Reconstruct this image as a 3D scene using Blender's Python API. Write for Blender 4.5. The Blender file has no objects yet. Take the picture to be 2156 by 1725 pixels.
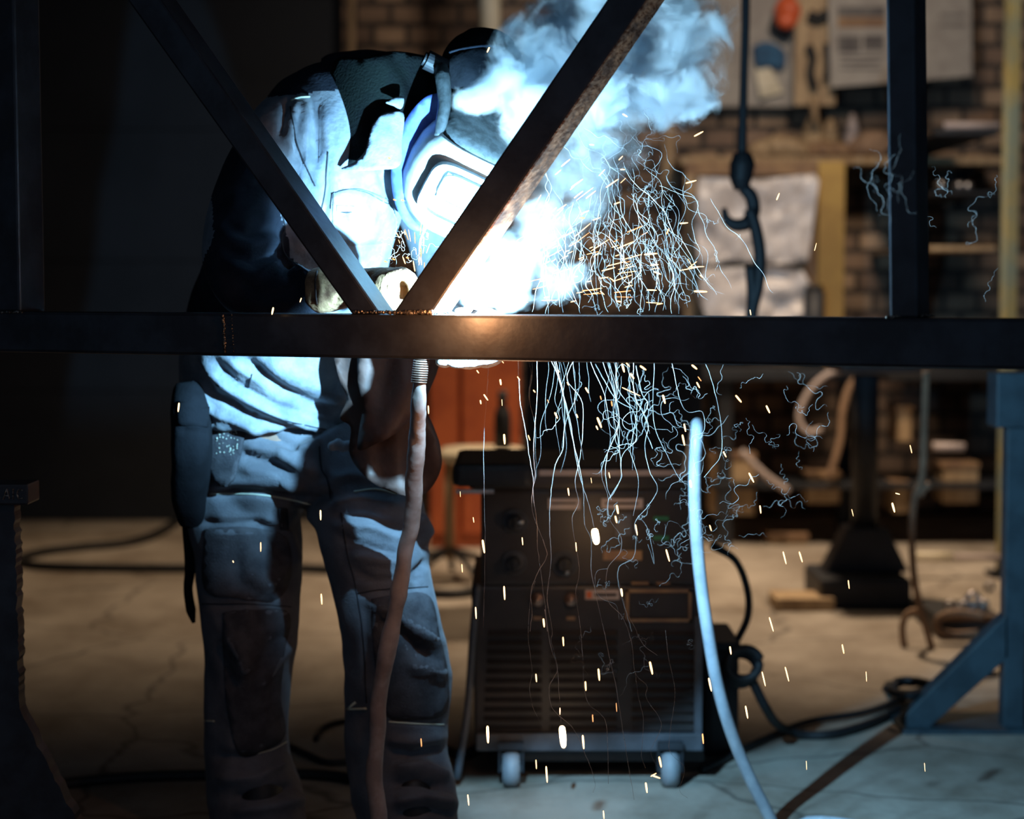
import bpy, bmesh, math, random
import numpy as np
from mathutils import Vector, Matrix, noise, geometry
from mathutils.bvhtree import BVHTree

random.seed(7)
S = bpy.context.scene
C = S.collection

# ------------------------------------------------------------------ camera
F, EYE, CX, CY, HZ = 4200.0, 1.27, 1078.0, 862.5, 600.0
TH = math.atan((CY - HZ) / F)
cam = bpy.data.objects.new('camera', bpy.data.cameras.new('camera'))
C.objects.link(cam)
cam.location = (0, 0, EYE)
cam.rotation_euler = (math.pi / 2 - TH, 0, 0)
cam.data.sensor_width = 36.0
cam.data.lens = F * 36.0 / 2156.0
cam.data.clip_end = 60
cam.data.dof.use_dof = True
cam.data.dof.focus_distance = 3.72
cam.data.dof.aperture_fstop = 2.3
S.camera = cam
cT, sT = math.cos(TH), math.sin(TH)


def ray(u, v):
    a, b = u - CX, CY - v
    return Vector((a, F * cT + b * sT, -F * sT + b * cT))


def P(u, v, Y):
    """world point seen at pixel (u, v) at distance Y in front of the camera"""
    d = ray(u, v)
    t = Y / d.y
    return Vector((d.x * t, Y, EYE + d.z * t))


def G(u, v, z=0.0):
    """world point on the level z seen at pixel (u, v)"""
    d = ray(u, v)
    t = (z - EYE) / d.z
    return Vector((d.x * t, d.y * t, z))


def M(px, Y):
    return px * Y / F


def proj(pts):
    p = np.asarray(pts, dtype=float)
    x, y, z = p[:, 0], p[:, 1], p[:, 2] - EYE
    depth = y * cT - z * sT
    up = y * sT + z * cT
    return np.stack([CX + F * x / depth, CY - F * up / depth], 1)


# ------------------------------------------------------------------ view, world, lights
S.view_settings.view_transform = 'Standard'
S.view_settings.look = 'None'
S.view_settings.gamma = 1.0
S.view_settings.use_curve_mapping = False
S.view_settings.exposure = 0.0
S.cycles.max_bounces = 5
S.cycles.diffuse_bounces = 2
S.cycles.glossy_bounces = 2
S.cycles.transmission_bounces = 2
S.cycles.volume_bounces = 0
S.cycles.transparent_max_bounces = 16
S.cycles.caustics_reflective = False
S.cycles.caustics_refractive = False
S.cycles.volume_max_steps = 256
S.cycles.volume_step_rate = 1.0
S.cycles.sample_clamp_indirect = 3.0

W = bpy.data.worlds.new('workshop_dusk')
S.world = W
W.use_nodes = True
W.node_tree.nodes['Background'].inputs[0].default_value = (0.45, 0.68, 1.0, 1)
W.node_tree.nodes['Background'].inputs[1].default_value = 0.15


def light(name, kind, loc, energy, color, size=0.1, target=None, spread=None, size_y=None):
    d = bpy.data.lights.new(name, kind)
    d.energy = energy
    d.color = color
    if kind == 'AREA':
        d.size = size
        if size_y:
            d.shape = 'RECTANGLE'
            d.size_y = size_y
        if spread:
            d.spread = spread
    else:
        d.shadow_soft_size = size
    o = bpy.data.objects.new(name, d)
    C.objects.link(o)
    o.location = loc
    if target is not None:
        o.rotation_euler = (Vector(target) - Vector(loc)).to_track_quat('-Z', 'Y').to_euler()
    return o


ARC = Vector((-0.0757, 3.5866, 1.2336))
light('arc_light', 'POINT', ARC, 190.0, (0.30, 0.67, 1.0), 0.004)
# hot metal of the seam and the fan of sparks beside it; the last one is an added fill
light('molten_pool_light', 'POINT', P(1052, 606, 3.50), 3.6, (1.0, 0.48, 0.20), 0.02)
light('falling_sparks_light', 'POINT', P(1060, 960, 3.72), 1.1, (1.0, 0.5, 0.25), 0.05)
light('chord_glow_fill', 'POINT', P(925, 664, 3.44), 2.2, (1.0, 0.44, 0.17), 0.02)  # warm fill added for the orange glow on the chord's front
# workshop tungsten lamps: shaded pendants over the far half of the floor
def pendant(name, loc, energy, color, target, angle, blend=0.6, size=0.12):
    o = light(name, 'SPOT', loc, energy, color, size, target)
    o.data.spot_size = math.radians(angle)
    o.data.spot_blend = blend
    return o


pendant('pendant_lamp', (1.3, 8.2, 3.6), 520.0, (1.0, 0.74, 0.50), (1.2, 8.2, 0), 78, 0.8)
pendant('pendant_lamp', (-1.2, 8.9, 3.6), 210.0, (1.0, 0.72, 0.46), (-1.1, 8.6, 0), 84, 0.8)
light('ceiling_lamp_wall', 'AREA', (1.4, 7.7, 3.5), 18.0, (1.0, 0.80, 0.62), 0.7, (1.3, 10.9, 1.7), spread=1.9)


# ------------------------------------------------------------------ materials
def mat(name, col, col2=None, rough=0.7, metal=0.0, scale=8.0, bump=0.0, bscale=60.0, detail=4.0,
        lo=0.4, hi=0.6, spec=0.5, stretch=None, sheen=0.0):
    m = bpy.data.materials.new(name)
    m.use_nodes = True
    nt = m.node_tree
    b = nt.nodes['Principled BSDF']
    b.inputs['Roughness'].default_value = rough
    b.inputs['Metallic'].default_value = metal
    b.inputs['Specular IOR Level'].default_value = spec
    if sheen:
        b.inputs['Sheen Weight'].default_value = sheen
    tc = nt.nodes.new('ShaderNodeTexCoord')
    vec = tc.outputs['Object']
    if stretch:
        mp = nt.nodes.new('ShaderNodeMapping')
        mp.inputs['Scale'].default_value = stretch
        nt.links.new(vec, mp.inputs['Vector'])
        vec = mp.outputs['Vector']
    col2 = col2 or tuple(c * 0.6 for c in col)
    n = nt.nodes.new('ShaderNodeTexNoise')
    n.inputs['Scale'].default_value = scale
    n.inputs['Detail'].default_value = detail
    n.inputs['Roughness'].default_value = 0.62
    nt.links.new(vec, n.inputs['Vector'])
    r = nt.nodes.new('ShaderNodeValToRGB')
    r.color_ramp.elements[0].position = lo
    r.color_ramp.elements[1].position = hi
    r.color_ramp.elements[0].color = (*col2, 1)
    r.color_ramp.elements[1].color = (*col, 1)
    nt.links.new(n.outputs['Fac'], r.inputs['Fac'])
    nt.links.new(r.outputs['Color'], b.inputs['Base Color'])
    if bump:
        n2 = nt.nodes.new('ShaderNodeTexNoise')
        n2.inputs['Scale'].default_value = bscale
        n2.inputs['Detail'].default_value = 3
        nt.links.new(vec, n2.inputs['Vector'])
        bp = nt.nodes.new('ShaderNodeBump')
        bp.inputs['Strength'].default_value = bump
        bp.inputs['Distance'].default_value = 0.004
        nt.links.new(n2.outputs['Fac'], bp.inputs['Height'])
        nt.links.new(bp.outputs['Normal'], b.inputs['Normal'])
    return m


def emit(name, col, strength):
    m = bpy.data.materials.new(name)
    m.use_nodes = True
    nt = m.node_tree
    nt.nodes.remove(nt.nodes['Principled BSDF'])
    e = nt.nodes.new('ShaderNodeEmission')
    e.inputs[0].default_value = (*col, 1)
    e.inputs[1].default_value = strength
    nt.links.new(e.outputs[0], nt.nodes['Material Output'].inputs[0])
    return m


def brick_mat():
    m = bpy.data.materials.new('old_brick')
    m.use_nodes = True
    nt = m.node_tree
    b = nt.nodes['Principled BSDF']
    b.inputs['Roughness'].default_value = 0.9
    tc = nt.nodes.new('ShaderNodeTexCoord')
    sp = nt.nodes.new('ShaderNodeSeparateXYZ')
    cb = nt.nodes.new('ShaderNodeCombineXYZ')
    nt.links.new(tc.outputs['Object'], sp.inputs[0])
    nt.links.new(sp.outputs['X'], cb.inputs['X'])
    nt.links.new(sp.outputs['Z'], cb.inputs['Y'])
    br = nt.nodes.new('ShaderNodeTexBrick')
    br.inputs['Color1'].default_value = (0.66, 0.46, 0.30, 1)
    br.inputs['Color2'].default_value = (0.22, 0.14, 0.11, 1)
    br.inputs['Mortar'].default_value = (0.10, 0.085, 0.075, 1)
    br.inputs['Scale'].default_value = 1.0
    br.inputs['Mortar Size'].default_value = 0.016
    br.inputs['Mortar Smooth'].default_value = 0.3
    br.inputs['Bias'].default_value = -0.1
    br.inputs['Brick Width'].default_value = 0.19
    br.inputs['Row Height'].default_value = 0.112
    nt.links.new(cb.outputs[0], br.inputs['Vector'])
    n = nt.nodes.new('ShaderNodeTexNoise')
    n.inputs['Scale'].default_value = 2.2
    n.inputs['Detail'].default_value = 4
    nt.links.new(tc.outputs['Object'], n.inputs['Vector'])
    r = nt.nodes.new('ShaderNodeValToRGB')
    r.color_ramp.elements[0].position = 0.38
    r.color_ramp.elements[1].position = 0.68
    r.color_ramp.elements[0].color = (0.3, 0.3, 0.32, 1)
    nt.links.new(n.outputs['Fac'], r.inputs['Fac'])
    mx = nt.nodes.new('ShaderNodeMix')
    mx.data_type = 'RGBA'
    mx.blend_type = 'MULTIPLY'
    mx.inputs['Factor'].default_value = 1.0
    nt.links.new(br.outputs['Color'], mx.inputs['A'])
    nt.links.new(r.outputs['Color'], mx.inputs['B'])
    nt.links.new(mx.outputs['Result'], b.inputs['Base Color'])
    bp = nt.nodes.new('ShaderNodeBump')
    bp.inputs['Distance'].default_value = 0.02
    bp.invert = True
    nt.links.new(br.outputs['Fac'], bp.inputs['Height'])
    nt.links.new(bp.outputs['Normal'], b.inputs['Normal'])
    return m


def floor_mat():
    m = bpy.data.materials.new('worn_concrete')
    m.use_nodes = True
    nt = m.node_tree
    b = nt.nodes['Principled BSDF']
    b.inputs['Roughness'].default_value = 0.75
    tc = nt.nodes.new('ShaderNodeTexCoord')
    mp = nt.nodes.new('ShaderNodeMapping')
    mp.inputs['Scale'].default_value = (0.8, 0.55, 1)
    nt.links.new(tc.outputs['Object'], mp.inputs['Vector'])
    n = nt.nodes.new('ShaderNodeTexNoise')
    n.inputs['Scale'].default_value = 3.0
    n.inputs['Detail'].default_value = 6
    n.inputs['Roughness'].default_value = 0.65
    nt.links.new(mp.outputs[0], n.inputs['Vector'])
    r = nt.nodes.new('ShaderNodeValToRGB')
    e = r.color_ramp.elements
    e[0].position, e[0].color = 0.33, (0.20, 0.16, 0.12, 1)
    e[1].position, e[1].color = 0.62, (0.42, 0.37, 0.31, 1)
    nt.links.new(n.outputs['Fac'], r.inputs['Fac'])
    # hairline cracks
    v = nt.nodes.new('ShaderNodeTexVoronoi')
    v.feature = 'DISTANCE_TO_EDGE'
    v.inputs['Scale'].default_value = 1.1
    n3 = nt.nodes.new('ShaderNodeTexNoise')
    n3.inputs['Scale'].default_value = 5
    nt.links.new(tc.outputs['Object'], n3.inputs['Vector'])
    ad = nt.nodes.new('ShaderNodeMix')
    ad.data_type = 'VECTOR'
    ad.inputs['Factor'].default_value = 0.12
    nt.links.new(tc.outputs['Object'], ad.inputs['A'])
    nt.links.new(n3.outputs['Color'], ad.inputs['B'])
    nt.links.new(ad.outputs['Result'], v.inputs['Vector'])
    cr = nt.nodes.new('ShaderNodeValToRGB')
    cr.color_ramp.elements[0].color = (0.25, 0.25, 0.25, 1)
    cr.color_ramp.elements[1].position = 0.012
    nt.links.new(v.outputs['Distance'], cr.inputs['Fac'])
    mx = nt.nodes.new('ShaderNodeMix')
    mx.data_type = 'RGBA'
    mx.blend_type = 'MULTIPLY'
    mx.inputs['Factor'].default_value = 0.8
    nt.links.new(r.outputs['Color'], mx.inputs['A'])
    nt.links.new(cr.outputs['Color'], mx.inputs['B'])
    nt.links.new(mx.outputs['Result'], b.inputs['Base Color'])
    bp = nt.nodes.new('ShaderNodeBump')
    bp.inputs['Strength'].default_value = 0.35
    bp.inputs['Distance'].default_value = 0.02
    nt.links.new(n.outputs['Fac'], bp.inputs['Height'])
    nt.links.new(bp.outputs['Normal'], b.inputs['Normal'])
    return m


m_brick, m_floor = brick_mat(), floor_mat()
m_steel = mat('mill_scale_steel', (0.055, 0.062, 0.075), (0.035, 0.036, 0.042), rough=0.42, metal=0.55, scale=9, bump=0.15, bscale=40)
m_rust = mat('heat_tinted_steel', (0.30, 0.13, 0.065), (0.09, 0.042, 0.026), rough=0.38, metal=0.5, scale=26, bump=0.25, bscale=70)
m_bead = mat('weld_bead_metal', (0.30, 0.26, 0.22), (0.08, 0.06, 0.05), rough=0.3, metal=0.8, scale=120, bump=0.8, bscale=150)
m_black = mat('black_rubber', (0.012, 0.013, 0.016), rough=0.6)
m_dark = mat('dark_paint', (0.02, 0.024, 0.032), (0.012, 0.014, 0.018), rough=0.55)
m_door = mat('dark_shutter_paint', (0.022, 0.028, 0.038), (0.016, 0.021, 0.029), rough=0.8, scale=2)
m_cream = mat('cream_vinyl', (0.75, 0.68, 0.52), (0.62, 0.55, 0.4), rough=0.5)
m_orange = mat('orange_paint', (0.55, 0.13, 0.04), (0.42, 0.09, 0.03), rough=0.5, scale=5)
m_wood = mat('pine_wood', (0.50, 0.36, 0.21), (0.34, 0.23, 0.13), rough=0.7, scale=6, stretch=(6, 6, 0.8))
m_wood2 = mat('mustard_board', (0.52, 0.33, 0.09), (0.40, 0.24, 0.07), rough=0.7, scale=4)
m_paper = mat('aged_paper', (0.40, 0.37, 0.33), (0.32, 0.29, 0.26), rough=0.8, scale=10)
m_print = mat('printed_grey', (0.16, 0.15, 0.14), (0.10, 0.09, 0.09), rough=0.8, scale=14)
m_printb = mat('printed_brown', (0.34, 0.21, 0.11), (0.22, 0.13, 0.08), rough=0.8, scale=14)
m_foil = mat('crumpled_plastic', (0.85, 0.80, 0.78), (0.6, 0.55, 0.53), rough=0.35, scale=9)
m_red = mat('red_plastic', (0.75, 0.14, 0.05), (0.55, 0.09, 0.03), rough=0.4)
m_blue = mat('blue_cloth', (0.04, 0.13, 0.25), (0.03, 0.08, 0.16), rough=0.9)
m_chrome = mat('bare_metal', (0.65, 0.62, 0.6), (0.4, 0.38, 0.37), rough=0.3, metal=0.9)
m_bluesteel = mat('blue_stand_paint', (0.034, 0.062, 0.080), (0.022, 0.042, 0.056), rough=0.5, scale=12, bump=0.1)
m_mach = mat('machine_black_paint', (0.030, 0.024, 0.023), (0.020, 0.017, 0.017), rough=0.5, scale=10)
m_mach2 = mat('machine_side_grey', (0.08, 0.085, 0.10), (0.05, 0.053, 0.062), rough=0.45, scale=10)
m_label = mat('pale_label', (0.50, 0.42, 0.40), (0.42, 0.35, 0.33), rough=0.6)
m_green = mat('green_marking', (0.03, 0.25, 0.12), rough=0.6)
m_wheel = mat('grey_rubber', (0.30, 0.33, 0.36), (0.22, 0.24, 0.27), rough=0.6)
m_hoseleather = mat('leather_hose_cover', (0.42, 0.33, 0.29), (0.28, 0.2, 0.17), rough=0.55, scale=14, bump=0.5, bscale=30)
m_hose = mat('grey_hose', (0.50, 0.54, 0.58), (0.36, 0.4, 0.45), rough=0.4, scale=12)
m_jacket = mat('grey_suede_jacket', (0.25, 0.275, 0.31), (0.13, 0.155, 0.19), rough=0.85, scale=16, bump=0.45, bscale=90, lo=0.35, hi=0.62, sheen=0.15)
m_jdark = mat('jacket_shade_and_cap_band', (0.022, 0.026, 0.038), (0.014, 0.017, 0.026), rough=0.9, spec=0.2, scale=18, bump=0.3, bscale=180)  # shaded side of the jacket as its own colour; also the cap band's cloth
m_trous = mat('slate_work_trousers', (0.130, 0.138, 0.158), (0.092, 0.098, 0.115), rough=0.9, spec=0.2, scale=12, bump=0.35, bscale=260, sheen=0.1)
m_pad = mat('trouser_reinforcement', (0.080, 0.080, 0.090), (0.048, 0.048, 0.056), rough=0.9, spec=0.2, scale=20, bump=0.35, bscale=240)
m_thread = mat('pale_reflective_thread', (0.62, 0.68, 0.55), rough=0.5)
m_seam = mat('dark_seam', (0.03, 0.035, 0.045), rough=0.9)
m_apron = mat('brown_leather', (0.085, 0.048, 0.038), (0.045, 0.028, 0.024), rough=0.6, scale=9, bump=0.3, bscale=60)
m_glove = mat('tan_leather_glove', (0.52, 0.29, 0.14), (0.20, 0.09, 0.045), rough=0.8, scale=30, bump=0.5, bscale=120, lo=0.38, hi=0.58)
m_gauntlet = mat('grey_gauntlet_leather', (0.55, 0.54, 0.53), (0.28, 0.26, 0.26), rough=0.85, scale=22, bump=0.5, bscale=110)
m_mask = mat('grey_helmet_shell', (0.62, 0.66, 0.66), (0.40, 0.45, 0.45), rough=0.45, scale=22, bump=0.1, lo=0.3, hi=0.55)
m_maskdark = mat('crown_shade_and_band', (0.055, 0.065, 0.068), (0.03, 0.036, 0.038), rough=0.6, scale=60, bump=0.3)  # crown darkened for the shade on its upward face; also the black band
m_lens = mat('welding_lens', (0.28, 0.36, 0.36), (0.24, 0.3, 0.3), rough=0.15)
m_liner = mat('blue_neck_guard', (0.12, 0.20, 0.55), (0.06, 0.10, 0.34), rough=0.8, scale=18)
m_cap = mat('black_cap_cloth', (0.010, 0.011, 0.014), rough=0.95, spec=0.1, bump=0.3, bscale=160)
m_collar = mat('shaded_olive_collar', (0.006, 0.009, 0.008), (0.004, 0.005, 0.006), rough=0.95, spec=0.1, bump=0.5, bscale=200)  # olive cloth darkened to carry the helmet's shade over collar and chest
m_skin = mat('skin', (0.45, 0.28, 0.2), rough=0.6)
m_spring = mat('copper_spring', (0.45, 0.27, 0.20), rough=0.35, metal=0.8)
m_rope = mat('tan_rope', (0.34, 0.22, 0.14), (0.22, 0.14, 0.09), rough=0.9)
m_spark = emit('white_hot_spark', (1.0, 0.60, 0.27), 3.6)
m_sparko = emit('orange_spark', (1.0, 0.40, 0.15), 2.4)
m_sparkb = emit('brightest_spark', (1.0, 0.72, 0.42), 40.0)
m_arc = emit('arc_core', (0.75, 0.92, 1.0), 60.0)


def trail_mat():
    m = bpy.data.materials.new('smoke_trail')
    m.use_nodes = True
    nt = m.node_tree
    nt.nodes.remove(nt.nodes['Principled BSDF'])
    d = nt.nodes.new('ShaderNodeBsdfDiffuse')
    d.inputs[0].default_value = (0.95, 0.86, 0.80, 1)
    tl = nt.nodes.new('ShaderNodeBsdfTranslucent')
    tl.inputs[0].default_value = (0.95, 0.86, 0.80, 1)
    a = nt.nodes.new('ShaderNodeMixShader')
    nt.links.new(d.outputs[0], a.inputs[1])
    nt.links.new(tl.outputs[0], a.inputs[2])
    t = nt.nodes.new('ShaderNodeBsdfTransparent')
    mx = nt.nodes.new('ShaderNodeMixShader')
    tc = nt.nodes.new('ShaderNodeTexCoord')
    n = nt.nodes.new('ShaderNodeTexNoise')
    n.inputs['Scale'].default_value = 22
    nt.links.new(tc.outputs['Object'], n.inputs['Vector'])
    mr = nt.nodes.new('ShaderNodeMapRange')
    mr.inputs['From Min'].default_value = 0.3
    mr.inputs['From Max'].default_value = 0.65
    mr.inputs['To Min'].default_value = 0.10
    mr.inputs['To Max'].default_value = 0.42
    nt.links.new(n.outputs['Fac'], mr.inputs['Value'])
    nt.links.new(mr.outputs[0], mx.inputs[0])
    nt.links.new(t.outputs[0], mx.inputs[1])
    nt.links.new(a.outputs[0], mx.inputs[2])
    nt.links.new(mx.outputs[0], nt.nodes['Material Output'].inputs[0])
    return m


m_trail = trail_mat()


# ------------------------------------------------------------------ builders
def link(name, me, m=None, parent=None, smooth=True):
    o = bpy.data.objects.new(name, me)
    if m is not None and not me.materials:
        me.materials.append(m)
    if smooth:
        for p in me.polygons:
            p.use_smooth = True
    C.objects.link(o)
    if parent is not None:
        o.parent = parent
    return o


def obj(name, bm, m, parent=None, smooth=False):
    me = bpy.data.meshes.new(name)
    bm.to_mesh(me)
    bm.free()
    return link(name, me, m, parent, smooth)


def tag(o, label, cat, group=None, kind=None):
    o['label'] = label
    o['category'] = cat
    if group:
        o['group'] = group
    if kind:
        o['kind'] = kind
    return o


def struct(o):
    o['kind'] = 'structure'
    return o


def thing(name, label, cat, loc=(0, 0, 0), group=None):
    o = bpy.data.objects.new(name, None)
    o.empty_display_size = 0.05
    C.objects.link(o)
    o.location = loc
    return tag(o, label, cat, group)


def rebase(t):
    """children were built in world coordinates: keep them where they are under the moved root"""
    for ch in t.children:
        ch.location = ch.location - t.location


def box(bm, lo, hi, bev=0.0):
    lo, hi = Vector(lo), Vector(hi)
    r = bmesh.ops.create_cube(bm, size=1.0)
    vs = r['verts']
    for v in vs:
        v.co = Vector(((lo[i] + hi[i]) / 2 + v.co[i] * (hi[i] - lo[i]) for i in range(3)))
    if bev:
        es = list({e for v in vs for e in v.link_edges})
        bmesh.ops.bevel(bm, geom=es, offset=bev, segments=2, affect='EDGES', profile=0.6)


def mkbox(name, lo, hi, m, parent=None, bev=0.004):
    bm = bmesh.new()
    box(bm, lo, hi, bev)
    return obj(name, bm, m, parent)


def pxbox(name, u0, v0, u1, v1, Y, depth, m, parent=None, bev=0.004):
    a, b = P(u0, v1, Y), P(u1, v0, Y)
    return mkbox(name, (a.x, Y, a.z), (b.x, Y + depth, b.z), m, parent, bev)


def prism(bm, pts, off, bev=0.0):
    """closed polygon of 3D points pushed along off"""
    off = Vector(off)
    a = [bm.verts.new(p) for p in pts]
    b = [bm.verts.new(Vector(p) + off) for p in pts]
    n = len(pts)
    fs = [bm.faces.new(a), bm.faces.new(b[::-1])]
    for i in range(n):
        fs.append(bm.faces.new((a[(i + 1) % n], a[i], b[i], b[(i + 1) % n])))
    bmesh.ops.recalc_face_normals(bm, faces=fs)
    if bev:
        es = list({e for f in fs for e in f.edges})
        bmesh.ops.bevel(bm, geom=es, offset=bev, segments=2, affect='EDGES', profile=0.6)


def catmull(pts, n=8):
    pts = [Vector(p) for p in pts]
    if len(pts) < 3:
        return [pts[0].lerp(pts[-1], i / n) for i in range(n + 1)]
    out = []
    q = [pts[0] * 2 - pts[1]] + pts + [pts[-1] * 2 - pts[-2]]
    for i in range(1, len(q) - 2):
        p0, p1, p2, p3 = q[i - 1], q[i], q[i + 1], q[i + 2]
        for k in range(n):
            t = k / n
            out.append(0.5 * ((2 * p1) + (p2 - p0) * t + (2 * p0 - 5 * p1 + 4 * p2 - p3) * t * t
                              + (3 * p1 - p0 - 3 * p2 + p3) * t ** 3))
    out.append(pts[-1])
    return out


def tube_mesh(bm, pts, r, seg=8):
    rs = r if isinstance(r, (list, tuple)) else [r] * len(pts)
    if len(rs) != len(pts):
        rs = [rs[min(len(rs) - 1, int(i * len(rs) / len(pts)))] for i in range(len(pts))]
    rings = []
    up = Vector((0.12, -1, 0.07)).normalized()
    for i, p in enumerate(pts):
        t = (pts[min(i + 1, len(pts) - 1)] - pts[max(i - 1, 0)])
        t = t.normalized() if t.length > 1e-9 else Vector((0, 0, 1))
        s = t.cross(up)
        if s.length < 1e-3:
            s = t.cross(Vector((1, 0, 0)))
        s.normalize()
        up = s.cross(t).normalized()
        rings.append([bm.verts.new(p + (s * math.cos(a) + up * math.sin(a)) * rs[i])
                      for a in (2 * math.pi * k / seg for k in range(seg))])
    for a, b in zip(rings, rings[1:]):
        for k in range(seg):
            bm.faces.new((a[k], a[(k + 1) % seg], b[(k + 1) % seg], b[k]))
    bm.faces.new(rings[0][::-1])
    bm.faces.new(rings[-1])


def tube(name, pts, r, m, parent=None, seg=8, smooth_n=6):
    bm = bmesh.new()
    pp = catmull(pts, smooth_n) if smooth_n else [Vector(p) for p in pts]
    if isinstance(r, (list, tuple)) and smooth_n:
        rr = [r[min(len(r) - 1, i // smooth_n)] * (1 - (i % smooth_n) / smooth_n) +
              r[min(len(r) - 1, i // smooth_n + 1)] * ((i % smooth_n) / smooth_n) for i in range(len(pp))]
    else:
        rr = r
    tube_mesh(bm, pp, rr, seg)
    return obj(name, bm, m, parent, True)


def cyl(bm, a, b, r, seg=20, r2=None):
    a, b = Vector(a), Vector(b)
    t = (b - a).normalized()
    s = t.cross(Vector((0, 0, 1)))
    if s.length < 1e-3:
        s = Vector((1, 0, 0))
    s.normalize()
    w = s.cross(t)
    r2 = r if r2 is None else r2
    ra = [bm.verts.new(a + (s * math.cos(q) + w * math.sin(q)) * r) for q in (2 * math.pi * k / seg for k in range(seg))]
    rb = [bm.verts.new(b + (s * math.cos(q) + w * math.sin(q)) * r2) for q in (2 * math.pi * k / seg for k in range(seg))]
    for k in range(seg):
        bm.faces.new((ra[k], ra[(k + 1) % seg], rb[(k + 1) % seg], rb[k]))
    bm.faces.new(ra[::-1])
    bm.faces.new(rb)


def loft(bm, ch, seg=28, power=2.0, sub=4):
    """chain of (u, v, Y, rx in pixels, ry in metres): closed rounded tube that follows it"""
    C3 = catmull([P(c[0], c[1], c[2]) for c in ch], sub)
    rx = [M(c[3], c[2]) for c in ch]
    ry = [c[4] for c in ch]

    def lerp(a, i):
        k = min(len(a) - 1, i // sub)
        f = (i % sub) / sub
        return a[k] * (1 - f) + a[min(len(a) - 1, k + 1)] * f
    Yax = Vector((0, 1, 0))
    rings = []
    n = len(C3)
    for i, c in enumerate(C3):
        t = (C3[min(i + 1, n - 1)] - C3[max(i - 1, 0)]).normalized()
        s = t.cross(Yax)
        if s.length < 0.05:
            s = Vector((1, 0, 0))
        s.normalize()
        w = s.cross(t).normalized()
        a, b = lerp(rx, i), lerp(ry, i)
        ring = []
        for k in range(seg):
            q = 2 * math.pi * k / seg
            x, y = math.cos(q), math.sin(q)
            x = math.copysign(abs(x) ** (2 / power), x)
            y = math.copysign(abs(y) ** (2 / power), y)
            ring.append(bm.verts.new(c + s * a * x + w * b * y))
        rings.append(ring)
    for a, b in zip(rings, rings[1:]):
        for k in range(seg):
            bm.faces.new((a[k], a[(k + 1) % seg], b[(k + 1) % seg], b[k]))
    bm.faces.new(rings[0][::-1])
    bm.faces.new(rings[-1])


def ball(bm, c, r, mat3=None, seg=20):
    g = bmesh.ops.create_uvsphere(bm, u_segments=seg, v_segments=seg // 2, radius=1.0)
    r = Vector(r) if not isinstance(r, (int, float)) else Vector((r, r, r))
    for v in g['verts']:
        q = Vector((v.co.x * r.x, v.co.y * r.y, v.co.z * r.z))
        v.co = Vector(c) + (mat3 @ q if mat3 else q)


def remesh(bm, voxel, smooth=6):
    """one continuous surface round the closed pieces in bm; returns a mesh"""
    me = bpy.data.meshes.new('tmp')
    bmesh.ops.recalc_face_normals(bm, faces=bm.faces)
    bm.to_mesh(me)
    bm.free()
    o = bpy.data.objects.new('tmp', me)
    C.objects.link(o)
    md = o.modifiers.new('r', 'REMESH')
    md.mode = 'VOXEL'
    md.voxel_size = voxel
    if smooth:
        s = o.modifiers.new('s', 'SMOOTH')
        s.factor = 0.5
        s.iterations = smooth
    dg = bpy.context.evaluated_depsgraph_get()
    res = bpy.data.meshes.new_from_object(o.evaluated_get(dg))
    bpy.data.objects.remove(o)
    bpy.data.meshes.remove(me)
    return res


def arrays(me):
    n = len(me.vertices)
    co = np.empty(n * 3)
    no = np.empty(n * 3)
    me.vertices.foreach_get('co', co)
    me.vertices.foreach_get('normal', no)
    return co.reshape(-1, 3), no.reshape(-1, 3)


def folds(me, lines, amp_noise=0.0, nscale=(9, 9, 9), seed=0.0):
    """lines: (pixel polyline, half width px, height in m); positive ridges, negative creases"""
    co, no = arrays(me)
    px = proj(co)
    disp = np.zeros(len(co))
    for pts, w, h in lines:
        d = np.full(len(co), 1e9)
        tt = np.zeros(len(co))
        L = len(pts) - 1
        for i in range(L):
            a, b = np.array(pts[i], float), np.array(pts[i + 1], float)
            ab = b - a
            t = np.clip(((px - a) @ ab) / (ab @ ab), 0, 1)
            dd = np.linalg.norm(px - (a + t[:, None] * ab), axis=1)
            m = dd < d
            d[m] = dd[m]
            tt[m] = (i + t[m]) / L
        taper = np.clip(np.minimum(tt, 1 - tt) * 6 + 0.25, 0, 1)
        disp += h * np.exp(-(d / w) ** 2) * taper
    front = np.clip((-no[:, 1] + 0.25) / 0.4, 0, 1)
    disp *= front
    if amp_noise:
        s = Vector(nscale)
        for i, c in enumerate(co):
            q = Vector((c[0] * s.x + seed, c[1] * s.y, c[2] * s.z + seed))
            a = noise.noise(q)
            b = noise.noise(q * 2.3)
            disp[i] += amp_noise * ((1 - abs(a) * 2.2) * 0.8 + 0.4 * b)
    co = co + no * disp[:, None]
    me.vertices.foreach_set('co', co.ravel())
    me.update()


def bvh_of(me):
    bm = bmesh.new()
    bm.from_mesh(me)
    t = BVHTree.FromBMesh(bm)
    bm.free()
    return t


EYEV = Vector((0, 0, EYE))


def on(bvh, u, v, off=0.003, default=4.2):
    d = ray(u, v).normalized()
    h = bvh.ray_cast(EYEV, d)
    if h[0] is None:
        n = bvh.find_nearest(P(u, v, default))
        return n[0] + n[1] * off
    nn = h[1] if h[1].dot(d) < 0 else -h[1]
    return h[0] + nn * off


def stitch(name, bvh, pts, r, m, parent, off=0.001, n=6, dflt=4.2):
    q = catmull([Vector((p[0], p[1], 0)) for p in pts], n)
    w = [on(bvh, p.x, p.y, off, dflt) for p in q]
    bm = bmesh.new()
    tube_mesh(bm, w, r, 6)
    return obj(name, bm, m, parent, True)


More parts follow.
